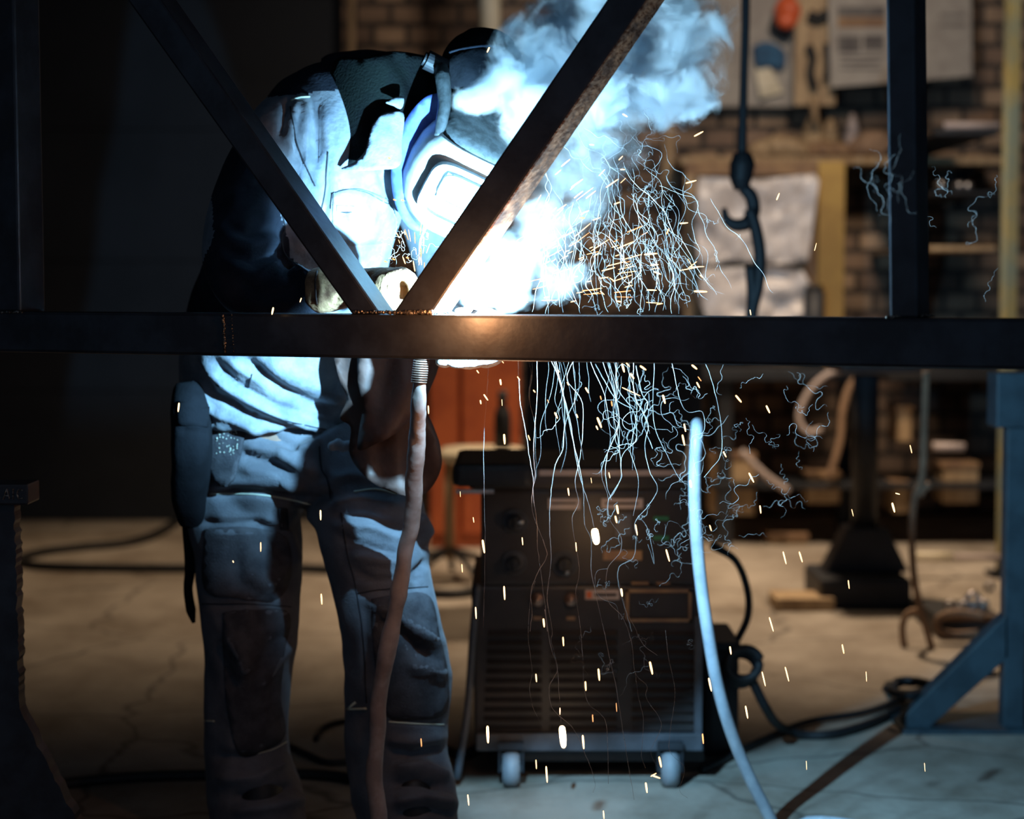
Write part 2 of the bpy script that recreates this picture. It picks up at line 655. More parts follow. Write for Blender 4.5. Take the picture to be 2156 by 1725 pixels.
def inside(p, poly):
    x, y = p
    c = False
    j = len(poly) - 1
    for i in range(len(poly)):
        xi, yi = poly[i]
        xj, yj = poly[j]
        if (yi > y) != (yj > y) and x < (xj - xi) * (y - yi) / (yj - yi) + xi:
            c = not c
        j = i
    return c


def sheet(name, poly, yfun, thick, m, parent=None, step=10.0, smoothed=True):
    """a cloth or board with its own thickness whose front outline is poly (pixels); yfun(u, v) -> world point"""
    if smoothed:
        q = catmull([Vector((p[0], p[1], 0)) for p in poly + [poly[0]]], 5)[:-1]
        poly = [(a.x, a.y) for a in q]
    us = [p[0] for p in poly]
    vs = [p[1] for p in poly]
    pts = [Vector(p) for p in poly]
    n0 = len(pts)
    u = min(us) + step * 0.5
    row = 0
    v = min(vs) + step * 0.5
    while v < max(vs):
        u = min(us) + step * (0.5 if row % 2 else 1.0)
        while u < max(us):
            if inside((u, v), poly) and min((Vector((u, v)) - p).length for p in pts[:n0]) > step * 0.55:
                pts.append(Vector((u, v)))
            u += step
        v += step
        row += 1
    edges = [(i, (i + 1) % n0) for i in range(n0)]
    r = geometry.delaunay_2d_cdt(pts, edges, [], 1, 0.001)
    vv, ee, ff = r[0], r[1], r[2]
    bm = bmesh.new()
    V = [bm.verts.new(yfun(p.x, p.y)) for p in vv]
    for f in ff:
        try:
            bm.faces.new([V[i] for i in f])
        except ValueError:
            pass
    bmesh.ops.recalc_face_normals(bm, faces=bm.faces)
    tot = sum((f.normal.y * f.calc_area() for f in bm.faces), 0.0)
    if tot > 0:
        bmesh.ops.reverse_faces(bm, faces=bm.faces)
    bm.normal_update()
    # thickness: a second layer behind
    back = {}
    for q in list(bm.verts):
        back[q] = bm.verts.new(q.co - q.normal * thick)
    for f in [f for f in bm.faces]:
        bm.faces.new([back[x] for x in reversed(f.verts)])
    for e in [e for e in bm.edges if len(e.link_faces) == 1 and e.verts[0] in back and e.verts[1] in back]:
        a, b = e.verts
        try:
            bm.faces.new((a, b, back[b], back[a]))
        except ValueError:
            pass
    bmesh.ops.recalc_face_normals(bm, faces=bm.faces)
    return obj(name, bm, m, parent, True)


# ================================================================== the place
bm = bmesh.new()
box(bm, (-7, -1.5, -0.2), (7, 11.4, 0))
struct(obj('floor', bm, m_floor))
bm = bmesh.new()
box(bm, (-7, 11.0, 0), (7, 11.25, 4.4))
struct(obj('wall_back', bm, m_brick))
bm = bmesh.new()
box(bm, (-7, -1.5, 4.2), (7, 11.4, 4.4))
struct(obj('ceiling', bm, m_dark))
bm = bmesh.new()
box(bm, (4.2, 4.0, 0), (4.4, 11.4, 4.4))
struct(obj('wall_right', bm, m_dark))
bm = bmesh.new()
box(bm, (-4.6, 2.0, 0), (-4.4, 11.4, 4.4))
struct(obj('wall_left', bm, m_door))

# dark shutter that closes the left of the back wall, with its pale post
xr = P(722, 0, 10.8).x
bm = bmesh.new()
for i in range(6):
    z = i * 0.7
    box(bm, (-4.4, 10.72, z), (xr, 10.80, z + 0.697), 0.004)
struct(obj('door_1', bm, m_door))
a = P(731, 300, 10.6)
b = P(748, 300, 10.6)
t = thing('wall_pipe', 'thin tan vertical pipe where the dark shutter meets the brick', 'pipe', (a.x, 10.6, 0))
bm = bmesh.new()
cyl(bm, (a.x / 2 + b.x / 2, 10.62, 0), (a.x / 2 + b.x / 2, 10.62, 4.2), (b.x - a.x) / 2, 14)
obj('tube', bm, m_wood, t, True)
for z in (0.9, 2.1, 3.3):
    mkbox('bracket', (a.x - 0.01, 10.58, z), (b.x + 0.01, 10.72, z + 0.03), m_dark, t, 0.003)
rebase(t)
a, b = P(1008, 300, 10.3), P(1054, 300, 10.3)
t = thing('drain_pipe', 'wide cream vertical drain pipe on the brick behind the black cap', 'pipe', ((a.x + b.x) / 2, 10.4, 0))
bm = bmesh.new()
cyl(bm, ((a.x + b.x) / 2, 10.4, 0), ((a.x + b.x) / 2, 10.4, 4.2), (b.x - a.x) / 2, 20)
obj('tube', bm, m_cream, t, True)
for z in (1.2, 2.9):
    bm = bmesh.new()
    cyl(bm, ((a.x + b.x) / 2, 10.4, z), ((a.x + b.x) / 2, 10.4, z + 0.08), (b.x - a.x) / 2 + 0.012, 20)
    obj('joint_ring', bm, m_cream, t, True)
rebase(t)

# ---- truss -----------------------------------------------------------------
LF, RF = Vector((-1.014, 3.95)), Vector((0.798, 3.11))
dirx = (RF - LF).normalized()
nrm = Vector((-dirx.y, dirx.x))          # away from the camera
if nrm.y < 0:
    nrm = -nrm
N3 = Vector((nrm.x, nrm.y, 0))
D3 = Vector((dirx.x, dirx.y, 0))


def onface(u, v, back=0.0):
    """point of pixel (u, v) on the truss's front plane (pushed back by back metres)"""
    d = ray(u, v)
    o = Vector((LF.x, LF.y, 0)) + N3 * back
    t = (o - EYEV).dot(N3) / d.dot(N3)
    return EYEV + d * t


root = P(1078, 700, 3.6)
truss = thing('steel_truss', 'black welded square-tube steel truss crossing the whole picture in front of the welder', 'truss', (0, 3.5, 1.14))
zt = onface(0, 655).z
zt = (onface(0, 656).z + onface(2156, 671).z) / 2
zb = (onface(0, 742).z + onface(2156, 779).z) / 2
bm = bmesh.new()
a = Vector((LF.x, LF.y, 0)) - D3 * 1.0
b = Vector((RF.x, RF.y, 0)) + D3 * 0.9
prism(bm, [Vector((a.x, a.y, zb)), Vector((b.x, b.y, zb)), Vector((b.x, b.y, zt)), Vector((a.x, a.y, zt))], N3 * 0.08, 0.006)
obj('bottom_chord', bm, m_steel, truss)


def brace(name, bl, br, tl, tr, depth, m, back=0.004):
    bm = bmesh.new()
    q = [onface(*bl, back), onface(*br, back), onface(*tr, back), onface(*tl, back)]
    for p in q[:2]:
        p.z = zt - 0.001
    prism(bm, q, N3 * depth, 0.005)
    return obj(name, bm, m, truss)


def ext(p, q, v):
    k = (v - p[1]) / (q[1] - p[1])
    return (p[0] + (q[0] - p[0]) * k, v)


# left diagonal
brace('diagonal_brace', (740, 657), (800, 657), ext((740, 657), (268, 0), -260), ext((800, 657), (340, 0), -260), 0.064, m_steel)
rb = brace('diagonal_brace', (824, 657), (908, 657), ext((824, 657), (1275, 0), -260), ext((908, 657), (1360, 0), -260), 0.074, m_steel)
rb['label'] = 'rust-tinted diagonal brace'
# its side face toward the arc is heat tinted
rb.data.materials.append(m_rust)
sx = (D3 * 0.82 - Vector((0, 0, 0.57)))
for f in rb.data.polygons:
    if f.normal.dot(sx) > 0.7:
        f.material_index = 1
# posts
brace('vertical_post', (1872, 664), (1932, 664), (1862, -260), (1922, -260), 0.085, m_steel)
brace('vertical_post', (-70, 656), (42, 656), (-78, -260), (24, -260), 0.08, m_steel)


def bead(name, p, q, r, n, seedv):
    rnd = random.Random(seedv)
    bm = bmesh.new()
    for i in range(n):
        k = i / (n - 1)
        c = p.lerp(q, k) + Vector((rnd.uniform(-1, 1), rnd.uniform(-1, 1), rnd.uniform(-1, 1))) * r * 0.35
        ball(bm, c, r * rnd.uniform(0.6, 1.15), seg=8)
    return obj(name, bm, m_bead, truss, True)


bead('weld_seam', onface(742, 657), onface(828, 658), 0.0035, 22, 1)
bead('weld_seam', onface(820, 659), onface(905, 658), 0.004, 24, 2)
bead('weld_seam', onface(905, 657), onface(945, 655, 0.06), 0.005, 22, 3)
bm = bmesh.new()
ball(bm, (-.0852, 3.5990, 1.2193), (.0050, .0050, .0065), seg=12)
ball(bm, (-.0862, 3.5970, zt + .0005), (.0080, .0055, .0045), seg=12)
obj('arc_shade_lump', bm, m_bead, truss, True)  # small lumps added beside the arc to shade the left leg
bead('weld_seam', onface(470, 664), onface(474, 742), 0.0035, 26, 4)
bead('weld_seam', onface(487, 664), onface(492, 740), 0.002, 12, 5)
bead('weld_seam', onface(1866, 668), onface(1966, 664, 0.02), 0.003, 24, 6)
bead('weld_seam', onface(0, 657), onface(46, 657), 0.003, 14, 7)
rebase(truss)

# ---- stands ----------------------------------------------------------------
# left: black steel trestle leg with a jagged flame-cut edge, close to the camera
Y0 = 3.95
t = thing('steel_trestle', 'black flame-cut steel trestle leg at the lower left corner', 'trestle', (-1.05, Y0, 0))
rnd = random.Random(3)
pts = [(-90, 1060)]
pts += [(30 + rnd.uniform(-3, 3) + (v - 1060) * 0.025, v) for v in range(1060, 1500, 9)]
pts += [(42 + (v - 1500) * 0.52 + rnd.uniform(-3, 3), v) for v in range(1500, 1900, 12)]
pts += [(-90, 1900)]
poly = [P(u, v, Y0) for u, v in pts]
zmin = 0.0
for p in poly:
    p.z = max(p.z, 0.0)
bm = bmesh.new()
prism(bm, poly, (0, 0.05, 0))
obj('leg_plate', bm, m_steel, t)
tp = pxbox('top_flange', -90, 1020, 58, 1064, Y0 - 0.02, 0.10, m_steel, t, 0.004)
bm = bmesh.new()
for (x0, y0, x1, y1) in [(6, 1052, 14, 1030), (14, 1030, 20, 1052), (9, 1044, 18, 1044), (27, 1030, 27, 1052),
                         (48, 1033, 38, 1031), (38, 1031, 35, 1041), (35, 1041, 39, 1051), (39, 1051, 48, 1049)]:
    tube_mesh(bm, [P(x0, y0, Y0 - 0.021), P(x1, y1, Y0 - 0.021)], 0.0016, 6)
obj('stamped_letters', bm, m_bead, tp)
bm = bmesh.new()
box(bm, (-1.5, Y0 - 0.12, 0), (-0.86, Y0 + 0.18, 0.025), 0.003)
obj('foot_plate', bm, m_steel, t)
rebase(t)

# right: blue painted stand with a sloping brace
Y1 = 5.62
t = thing('blue_steel_stand', 'blue painted steel stand with a sloping brace at the right edge', 'stand', (P(2160, 1500, Y1).x, Y1, 0))
a, b = P(2112, 1530, Y1), P(2162, 900, Y1)
mkbox('post', (a.x, Y1, 0.0), (a.x + 0.06, Y1 + 0.06, P(2130, 900, Y1).z), m_bluesteel, t)
mkbox('post', (a.x + 0.068, Y1 + 0.01, 0.0), (a.x + 0.16, Y1 + 0.08, P(2130, 785, Y1).z), m_bluesteel, t)
mkbox('head_block', (P(2095, 880, Y1).x, Y1 - 0.02, P(0, 900, Y1).z), (P(2190, 880, Y1).x, Y1 + 0.1, P(0, 785, Y1).z), m_bluesteel, t)
bm = bmesh.new()
q = [P(2124, 1290, Y1), P(2124, 1385, Y1), P(1950, 1548, Y1), P(1902, 1548, Y1), P(1908, 1505, Y1)]
for p in q:
    p.z = max(p.z, 0.0)
prism(bm, q, (0, 0.07, 0), 0.004)
obj('sloping_brace', bm, m_bluesteel, t)
mkbox('foot_plate', (P(1895, 1550, Y1).x, Y1 - 0.05, 0), (a.x + 0.3, Y1 + 0.2, 0.012), m_bluesteel, t)
rebase(t)

# ================================================================== the welder (person)
person = thing('person', 'person in grey leather jacket, welding helmet and dark work trousers bending over the seam', 'person', (-0.42, 4.36, 0))

# --- trousers
LLEG = [(520, 940, 4.38, 110, .12), (520, 1020, 4.38, 136, .13), (512, 1090, 4.38, 120, .125), (522, 1160, 4.38, 114, .12),
        (524, 1240, 4.37, 108, .115), (526, 1310, 4.36, 102, .11), (522, 1400, 4.38, 92, .10), (518, 1500, 4.40, 90, .10),
        (522, 1600, 4.41, 88, .10), (536, 1670, 4.40, 100, .11), (546, 1730, 4.38, 98, .11), (545, 1775, 4.38, 92, .10)]
RLEG = [(690, 930, 4.34, 100, .12), (725, 1000, 4.32, 120, .13), (765, 1060, 4.29, 116, .125), (788, 1130, 4.27, 116, .12),
        (800, 1210, 4.25, 106, .115), (820, 1300, 4.24, 104, .11), (834, 1390, 4.27, 110, .105), (838, 1460, 4.30, 112, .105),
        (834, 1540, 4.32, 108, .10), (836, 1610, 4.33, 106, .10), (852, 1670, 4.30, 112, .11), (860, 1730, 4.29, 104, .11),
        (862, 1775, 4.29, 96, .10)]
bm = bmesh.new()
loft(bm, LLEG)
loft(bm, RLEG)
loft(bm, [(552, 800, 4.36, 150, .13), (556, 880, 4.36, 160, .14), (580, 960, 4.36, 168, .15), (610, 1010, 4.355, 140, .15), (640, 1038, 4.35, 60, .09)])
loft(bm, [(640, 930, 4.33, 130, .14), (665, 990, 4.33, 110, .14), (668, 1035, 4.33, 45, .09)])
me = remesh(bm, 0.0075, 8)
FL = [
    # fly and pelvis drag lines
    ([(672, 930), (676, 980), (690, 1010), (694, 1050)], 5, -.006), ([(684, 935), (690, 980), (705, 1010)], 8, .004),
    ([(520, 905), (580, 925), (650, 960)], 9, -.008), ([(512, 935), (590, 955), (668, 1000)], 12, .009),
    ([(505, 955), (570, 975), (665, 1030)], 10, -.010), ([(505, 985), (590, 1000), (680, 1030)], 12, .010),
    ([(430, 1040), (520, 1035), (600, 1045), (660, 1050)], 8, -.010), ([(440, 1020), (540, 1012), (650, 1022)], 12, .008),
    ([(700, 1040), (660, 1056), (628, 1085)], 12, -.016), ([(700, 1010), (740, 1000), (780, 1010)], 10, .007),
    # left leg
    ([(420, 1098), (480, 1105), (540, 1100), (585, 1112)], 7, -.009), ([(440, 1120), (520, 1125), (600, 1130)], 10, .006),
    ([(545, 1105), (580, 1150), (600, 1180)], 11, -.012), ([(565, 1085), (605, 1130), (622, 1190)], 12, .010),
    ([(500, 1170), (505, 1230), (560, 1262), (610, 1230)], 12, -.008), ([(520, 1200), (560, 1235), (605, 1205)], 12, .008),
    ([(430, 1275), (520, 1272), (610, 1278)], 6, -.006), ([(470, 1290), (540, 1283), (608, 1292)], 6, .004),
    ([(605, 1330), (560, 1380), (520, 1440)], 12, -.010), ([(612, 1350), (575, 1400), (545, 1450)], 12, .009),
    ([(480, 1330), (510, 1380), (520, 1420)], 13, .010), ([(460, 1350), (480, 1400), (500, 1470)], 14, -.010),
    ([(590, 1570), (520, 1600), (450, 1590)], 12, -.011), ([(600, 1600), (540, 1640), (460, 1640)], 14, .014),
    ([(620, 1655), (560, 1670), (480, 1680)], 10, -.014), ([(640, 1680), (570, 1700), (490, 1710)], 12, .012),
    # right leg
    ([(700, 1060), (760, 1050), (835, 1065)], 9, .008), ([(700, 1085), (770, 1085), (850, 1110)], 8, -.010),
    ([(705, 1105), (780, 1110), (850, 1140)], 9, .009), ([(715, 1130), (770, 1150), (845, 1170)], 8, -.009),
    ([(740, 1170), (790, 1180), (850, 1185)], 10, .008), ([(740, 1200), (790, 1225), (850, 1220)], 9, -.009),
    ([(880, 1080), (900, 1120), (912, 1130)], 9, .012), ([(880, 1120), (895, 1150), (905, 1152)], 7, -.012),
    ([(755, 1248), (820, 1240), (900, 1236)], 6, -.006), ([(900, 1180), (870, 1210), (885, 1228)], 9, -.010),
    ([(790, 1270), (830, 1290), (870, 1320), (925, 1350)], 13, .012), ([(800, 1300), (850, 1335), (915, 1398)], 11, -.015),
    ([(850, 1290), (890, 1310), (925, 1340)], 9, -.009), ([(860, 1400), (900, 1405), (938, 1420)], 12, .010),
    ([(770, 1270), (770, 1350), (775, 1430)], 10, -.006), ([(815, 1520), (870, 1522), (935, 1525)], 5, -.005),
    ([(820, 1580), (870, 1590), (930, 1575)], 9, -.010), ([(815, 1555), (870, 1560), (935, 1552)], 10, .008),
    ([(830, 1620), (890, 1615), (945, 1640)], 12, .016), ([(820, 1650), (880, 1645), (930, 1660)], 10, -.018),
    ([(830, 1690), (890, 1675), (955, 1690)], 13, .016), ([(840, 1715), (900, 1705), (955, 1712)], 9, -.012),
]
folds(me, [(a, b, c * 1.5) for a, b, c in FL], 0.005, (11, 11, 7), 3.1)
trousers = link('trousers', me, m_trous, person)
tb = bvh_of(me)
for nm, pts, r, m in [
    ('seam', [(672, 940), (676, 985), (690, 1012), (696, 1050)], .0016, m_seam),
    ('seam', [(440, 1040), (540, 1042), (610, 1052), (655, 1062)], .0022, m_thread),
    ('seam', [(745, 1036), (790, 1030), (835, 1040)], .0022, m_thread),
    ('seam', [(432, 1518), (452, 1519)], .0022, m_thread),
    ('seam', [(520, 1592), (570, 1580), (603, 1562)], .0014, m_thread),
    ('seam', [(724, 1494), (772, 1492)], .0028, m_thread),
    ('seam', [(818, 1520), (870, 1524), (934, 1526)], .0020, m_thread),
    ('seam', [(718, 1080), (730, 1160), (752, 1250), (765, 1350), (772, 1480)], .0014, m_seam),
    ('seam', [(752, 1250), (820, 1240), (900, 1236)], .0014, m_seam),
    ('seam', [(425, 1272), (520, 1272), (612, 1278)], .0014, m_seam),
]:
    stitch(nm, tb, pts, r, m, trousers)


def onto(bvh, off, dflt=4.2):
    return lambda u, v: on(bvh, u, v, off, dflt)


sheet('knee_patch', [(470, 1290), (530, 1284), (608, 1292), (598, 1380), (590, 1470), (600, 1545), (560, 1580), (505, 1590), (480, 1500), (470, 1380)],
      onto(tb, .002, 4.3), .002, m_pad, trousers, 12)
sheet('knee_patch', [(782, 1262), (850, 1250), (905, 1258), (925, 1340), (942, 1420), (938, 1500), (880, 1515), (815, 1508), (790, 1400)],
      onto(tb, .002, 4.2), .002, m_pad, trousers, 12)
sheet('thigh_pocket', [(432, 1115), (520, 1112), (600, 1130), (612, 1200), (585, 1262), (500, 1260), (432, 1240)],
      onto(tb, .003, 4.3), .004, m_pad, trousers, 12)
sheet('pocket_tab', [(588, 1068), (604, 1070), (606, 1118), (590, 1116)], onto(tb, .004, 4.3), .003, m_seam, trousers, 8, False)

# --- tool pouch on the hip
bm = bmesh.new()
loft(bm, [(400, 822, 4.24, 30, .05), (404, 870, 4.22, 42, .06), (404, 960, 4.22, 40, .06), (400, 1040, 4.24, 36, .05), (404, 1090, 4.27, 26, .04)], power=3)
me = remesh(bm, 0.006, 4)
folds(me, [([(380, 850), (440, 855)], 5, .004), ([(378, 905), (436, 912)], 5, -.005), ([(432, 860), (435, 950)], 5, .005)], 0.002, (14, 14, 14))
pouch = link('tool_pouch', me, m_cap, person)  # black colour stands in for shade from the jacket and hand
pb = bvh_of(me)
sheet('pouch_flap', [(374, 846), (438, 856), (436, 900), (374, 896)], onto(pb, .004, 4.2), .004, m_cap, pouch, 9, False)
hp = sheet('holster_pocket', [(448, 868), (515, 893), (508, 960), (496, 1008), (470, 1020), (446, 1000), (440, 930)], onto(tb, .010, 4.3), .008, m_pad, person, 9)
bm = bmesh.new()
rnd = random.Random(5)
hb = bvh_of(hp.data)
for i in range(70):
    u, v = rnd.uniform(456, 502), rnd.uniform(885, 965)
    if inside((u, v), [(452, 880), (505, 900), (498, 960), (450, 960)]):
        ball(bm, on(hb, u, v, .0005), 0.0014 * rnd.uniform(.6, 1.2), seg=6)
rv = obj('eyelets', bm, m_thread, hp)
rv['kind'] = 'stuff'
# loose strap hanging at the back of the leg
tube('strap', [P(392, 1100, 4.34), P(400, 1190, 4.36), P(396, 1240, 4.36), P(402, 1285, 4.36), P(408, 1312, 4.36)], [.010, .012, .010, .011, .004], m_cap, person)

# --- boots (below the frame)
for (u, Y) in ((545, 4.36), (868, 4.26)):
    c = G(u, 600 + EYE * F / Y)
    bm = bmesh.new()
    ball(bm, (c.x, Y, .11), (.055, .075, .12))
    ball(bm, (c.x + .02, Y - .10, .055), (.05, .11, .055))
    box(bm, (c.x - .04, Y - .20, .012), (c.x + .06, Y + .08, .045), .01)
    me = remesh(bm, .008, 3)
    bo = link('boot', me, m_black, person)
    mkbox('sole', (c.x - .045, Y - .215, 0), (c.x + .068, Y + .085, .022), m_black, bo, .006)

# --- jacket
TORSO = [(566, 900, 4.34, 178, .155), (566, 850, 4.34, 178, .165), (566, 790, 4.33, 186, .17), (578, 710, 4.30, 190, .175),
         (605, 620, 4.25, 188, .175), (640, 530, 4.20, 178, .17), (674, 440, 4.16, 172, .165), (694, 350, 4.15, 172, .155),
         (704, 280, 4.16, 165, .14), (716, 225, 4.18, 140, .12), (730, 185, 4.20, 95, .09)]
bm = bmesh.new()
loft(bm, TORSO)
# right arm (left in the picture): shoulder, elbow resting behind the chord, forearm to the glove
RARM = [(640, 250, 4.12, 80, .09), (590, 300, 4.06, 82, .085), (550, 370, 4.03, 80, .08), (516, 460, 4.01, 78, .075), (506, 540, 3.98, 78, .075),
        (528, 600, 3.955, 72, .07), (580, 622, 3.93, 62, .06), (640, 620, 3.90, 52, .05), (672, 614, 3.885, 44, .045)]
loft(bm, RARM)
# left arm (right in the picture)
LARM = [(800, 250, 4.16, 75, .09), (850, 310, 4.26, 75, .085), (900, 420, 4.34, 70, .08), (935, 530, 4.34, 68, .075),
        (945, 620, 4.24, 62, .065), (945, 680, 4.10, 54, .055), (945, 708, 3.98, 46, .05)]
loft(bm, LARM)
# upper back and neck hump
loft(bm, [(700, 210, 4.22, 90, .13), (760, 195, 4.22, 85, .12), (830, 200, 4.16, 88, .11), (880, 215, 4.12, 82, .10)])
me = remesh(bm, 0.0075, 7)
JF = [
    # hem rolls and waist folds below the chord
    ([(395, 812), (450, 868), (540, 905), (640, 928), (735, 940)], 9, .012),
    ([(415, 770), (450, 830), (520, 870), (600, 900), (690, 920)], 8, -.014),
    ([(425, 760), (480, 815), (560, 862), (650, 900), (720, 912)], 10, .013),
    ([(450, 755), (500, 810), (580, 855), (680, 885), (735, 898)], 8, -.010),
    ([(470, 750), (530, 790), (600, 830), (680, 860), (740, 872)], 10, .010),
    ([(520, 760), (580, 810), (650, 850), (720, 868)], 12, -.024),
    ([(560, 750), (620, 790), (680, 820), (725, 840)], 26, .018),
    ([(530, 870), (545, 900), (590, 918)], 7, -.008), ([(640, 880), (655, 905), (690, 915)], 7, -.006),
    ([(470, 820), (490, 850), (520, 880)], 7, -.008),
    # chest
    ([(690, 330), (688, 400), (680, 470)], 6, -.007), ([(700, 340), (704, 420), (700, 480)], 10, .004),
    ([(745, 440), (720, 455), (700, 468)], 5, -.008), ([(736, 480), (728, 500), (722, 520)], 6, -.005),
    ([(800, 360), (815, 400), (830, 440)], 8, -.012), ([(785, 380), (800, 430), (815, 470)], 12, .008),
    ([(700, 410), (760, 402), (820, 430)], 6, .004), ([(640, 470), (640, 520), (700, 560)], 14, .006),
    # armhole drag folds
    ([(590, 290), (600, 240), (612, 212)], 6, -.012), ([(606, 330), (612, 270), (622, 215)], 7, .010),
    ([(618, 350), (622, 300), (628, 230)], 5, -.010), ([(645, 370), (640, 300), (640, 215)], 12, .012),
    ([(668, 350), (668, 280), (668, 210)], 6, -.012), ([(610, 300), (640, 350), (662, 395)], 6, -.008),
    ([(590, 275), (620, 340), (650, 400)], 8, .008),
    # sleeve folds
    ([(470, 470), (520, 492), (575, 478)], 10, -.012), ([(468, 500), (530, 520), (590, 505)], 12, .010),
    ([(470, 530), (530, 548), (590, 530)], 10, -.012), ([(480, 560), (540, 585), (600, 552)], 12, .010),
    ([(600, 560), (612, 590), (625, 620)], 8, -.010), ([(615, 555), (640, 580), (650, 600)], 8, .010),
    ([(500, 600), (560, 625), (640, 615)], 9, -.008), ([(480, 430), (520, 440), (560, 430)], 10, .008),
    ([(500, 380), (530, 400), (560, 380)], 9, -.008),
]
folds(me, JF, 0.005, (10, 10, 6), 8.3)
jacket = link('jacket', me, m_jacket, person)
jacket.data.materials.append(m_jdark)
co, no = arrays(me)
pxs = proj(co)
sleeve_shade_zone = [(440, 330), (520, 240), (560, 300), (600, 400), (592, 455), (606, 500), (612, 545), (650, 575), (690, 560), (680, 700), (400, 700), (380, 650), (450, 500)]  # outline of the sleeve's shade, put into the jacket's colour
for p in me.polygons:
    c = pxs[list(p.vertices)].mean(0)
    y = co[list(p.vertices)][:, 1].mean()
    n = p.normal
    if inside(tuple(c), sleeve_shade_zone) or n.y > 0.45 or c[1] < 205 - (c[0] - 560) * 0.1 and c[0] < 860:
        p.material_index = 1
jb = bvh_of(me)
for pts, r, m in [
    ([(590, 440), (600, 480), (592, 500), (604, 540), (650, 575)], .0018, m_seam),
    ([(690, 320), (684, 400), (672, 460), (668, 480)], .0016, m_seam),
    ([(700, 408), (730, 400), (770, 405), (820, 432)], .0010, m_seam),
    ([(700, 432), (745, 430), (820, 452)], .0010, m_seam),
    ([(700, 408), (696, 440)], .0010, m_seam),
    ([(613, 212), (630, 206), (652, 204)], .0022, m_thread),
    ([(612, 225), (622, 290), (640, 340), (664, 392)], .0014, m_seam),
    ([(530, 788), (524, 815)], .0016, m_seam),
    ([(455, 810), (520, 850), (600, 885), (700, 908)], .0012, m_seam),
]:
    stitch('seam', jb, pts, r, m, jacket)
pk = sheet('chest_pocket', [(702, 406), (760, 400), (822, 430), (832, 500), (770, 515), (706, 505)], onto(jb, .0025, 4.1), .003, m_jacket, jacket, 12)
sheet('pocket_tag', [(708, 432), (746, 434), (745, 446), (708, 445)], onto(jb, .006, 4.1), .002, m_foil, jacket, 8, False)

# collar: a stiff dark part that also holds chest shade, and a turned-down flap
def bowed(u0, v0, Y0, kx, ky):
    def f(u, v):
        y = Y0 + kx * ((u - u0) / 100) ** 2 + ky * ((v - v0) / 100)
        return P(u, v, y)
    return f


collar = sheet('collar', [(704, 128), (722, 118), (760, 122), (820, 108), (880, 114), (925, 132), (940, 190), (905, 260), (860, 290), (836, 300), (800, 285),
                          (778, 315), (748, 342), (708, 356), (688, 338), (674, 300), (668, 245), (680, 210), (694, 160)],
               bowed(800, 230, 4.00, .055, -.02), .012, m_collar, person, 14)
sheet('collar_lapel', [(784, 262), (802, 242), (822, 236), (850, 240), (846, 300), (842, 348), (800, 356), (760, 358), (718, 356), (748, 340), (768, 318), (776, 290)],
      bowed(800, 230, 3.975, .05, -.02), .006, m_jacket, collar, 10)
sheet('collar_lapel', [(812, 216), (834, 204), (850, 206), (846, 228), (830, 222)], bowed(800, 230, 3.975, .05, -.02), .005, m_jacket, collar, 8)

# --- leather apron flaps hanging from the waist
def drape(u0, Y0, kx, amp, seedv):
    def f(u, v):
        y = Y0 + kx * ((u - u0) / 100) ** 2 + amp * noise.noise(Vector((u / 60, v / 160, seedv)))
        return P(u, v, y)
    return f


apron = sheet('leather_apron', [(690, 700), (900, 700), (925, 760), (902, 830), (895, 855), (912, 895), (927, 940), (929, 985), (908, 1028), (880, 1045),
                                (836, 1040), (790, 1020), (752, 985), (735, 950), (738, 900), (716, 880), (730, 840), (715, 800)],
              drape(820, 4.07, .02, .05, 1.0), .006, m_apron, person, 14)
sheet('apron_fold', [(755, 700), (905, 700), (898, 770), (884, 840), (868, 880), (830, 915), (790, 935), (754, 948), (757, 900), (764, 850), (752, 800)],
      drape(820, 4.035, .03, .04, 5.0), .006, m_apron, apron, 14)
bm = bmesh.new()
for i, (u, v) in enumerate([(700, 940), (712, 934), (722, 942), (732, 938), (744, 946), (751, 930)]):
    ball(bm, P(u, v, 4.12), .011)
me = remesh(bm, .004, 2)
link('apron_tie', me, m_jacket, apron)

# --- helmet, cap, head
HC = P(984, 352, 4.06)
Rm = Matrix.Rotation(math.radians(25), 3, 'Y') @ Matrix.Rotation(math.radians(12), 3, 'Z') @ Matrix.Rotation(math.radians(20), 3, 'X')
# local frame: +z crown, -y face, +x its left


def H(x, y, z):
    return HC + Rm @ Vector((x, y, z))


def shell(bm, prof, e=.62, back=.05):
    rings = []
    for z, w, fd in prof:
        ring = [bm.verts.new(H(-w, back, z))]
        for k in range(25):
            q = math.pi * k / 24
            x = -math.cos(q)
            y = math.sin(q)
            x = math.copysign(abs(x) ** e, x)
            y = abs(y) ** e
            ring.append(bm.verts.new(H(w * x, -fd * y, z)))
        ring.append(bm.verts.new(H(w, back, z)))
        rings.append(ring)
    for a, b in zip(rings, rings[1:]):
        for k in range(len(a) - 1):
            bm.faces.new((a[k], a[k + 1], b[k + 1], b[k]))
    bmesh.ops.recalc_face_normals(bm, faces=bm.faces)


bm = bmesh.new()
shell(bm, [(.070, .104, .130), (.066, .108, .136), (.04, .120, .146), (.0, .126, .152), (-.045, .124, .150), (-.08, .110, .140), (-.105, .088, .122), (-.122, .06, .10), (-.132, .03, .07)])
mask = obj('welding_mask', bm, m_mask, person, True)
md = mask.modifiers.new('t', 'SOLIDIFY')
md.thickness = .004
# crown part of the shell (spattered, its shade put into the dark colour)
bm = bmesh.new()
shell(bm, [(.071, .104, .130), (.088, .100, .100), (.108, .094, .062), (.128, .088, .02), (.146, .082, -.02)], .7)
cr = obj('mask_crown', bm, m_maskdark, mask, True)
md = cr.modifiers.new('t', 'SOLIDIFY')
md.thickness = .004


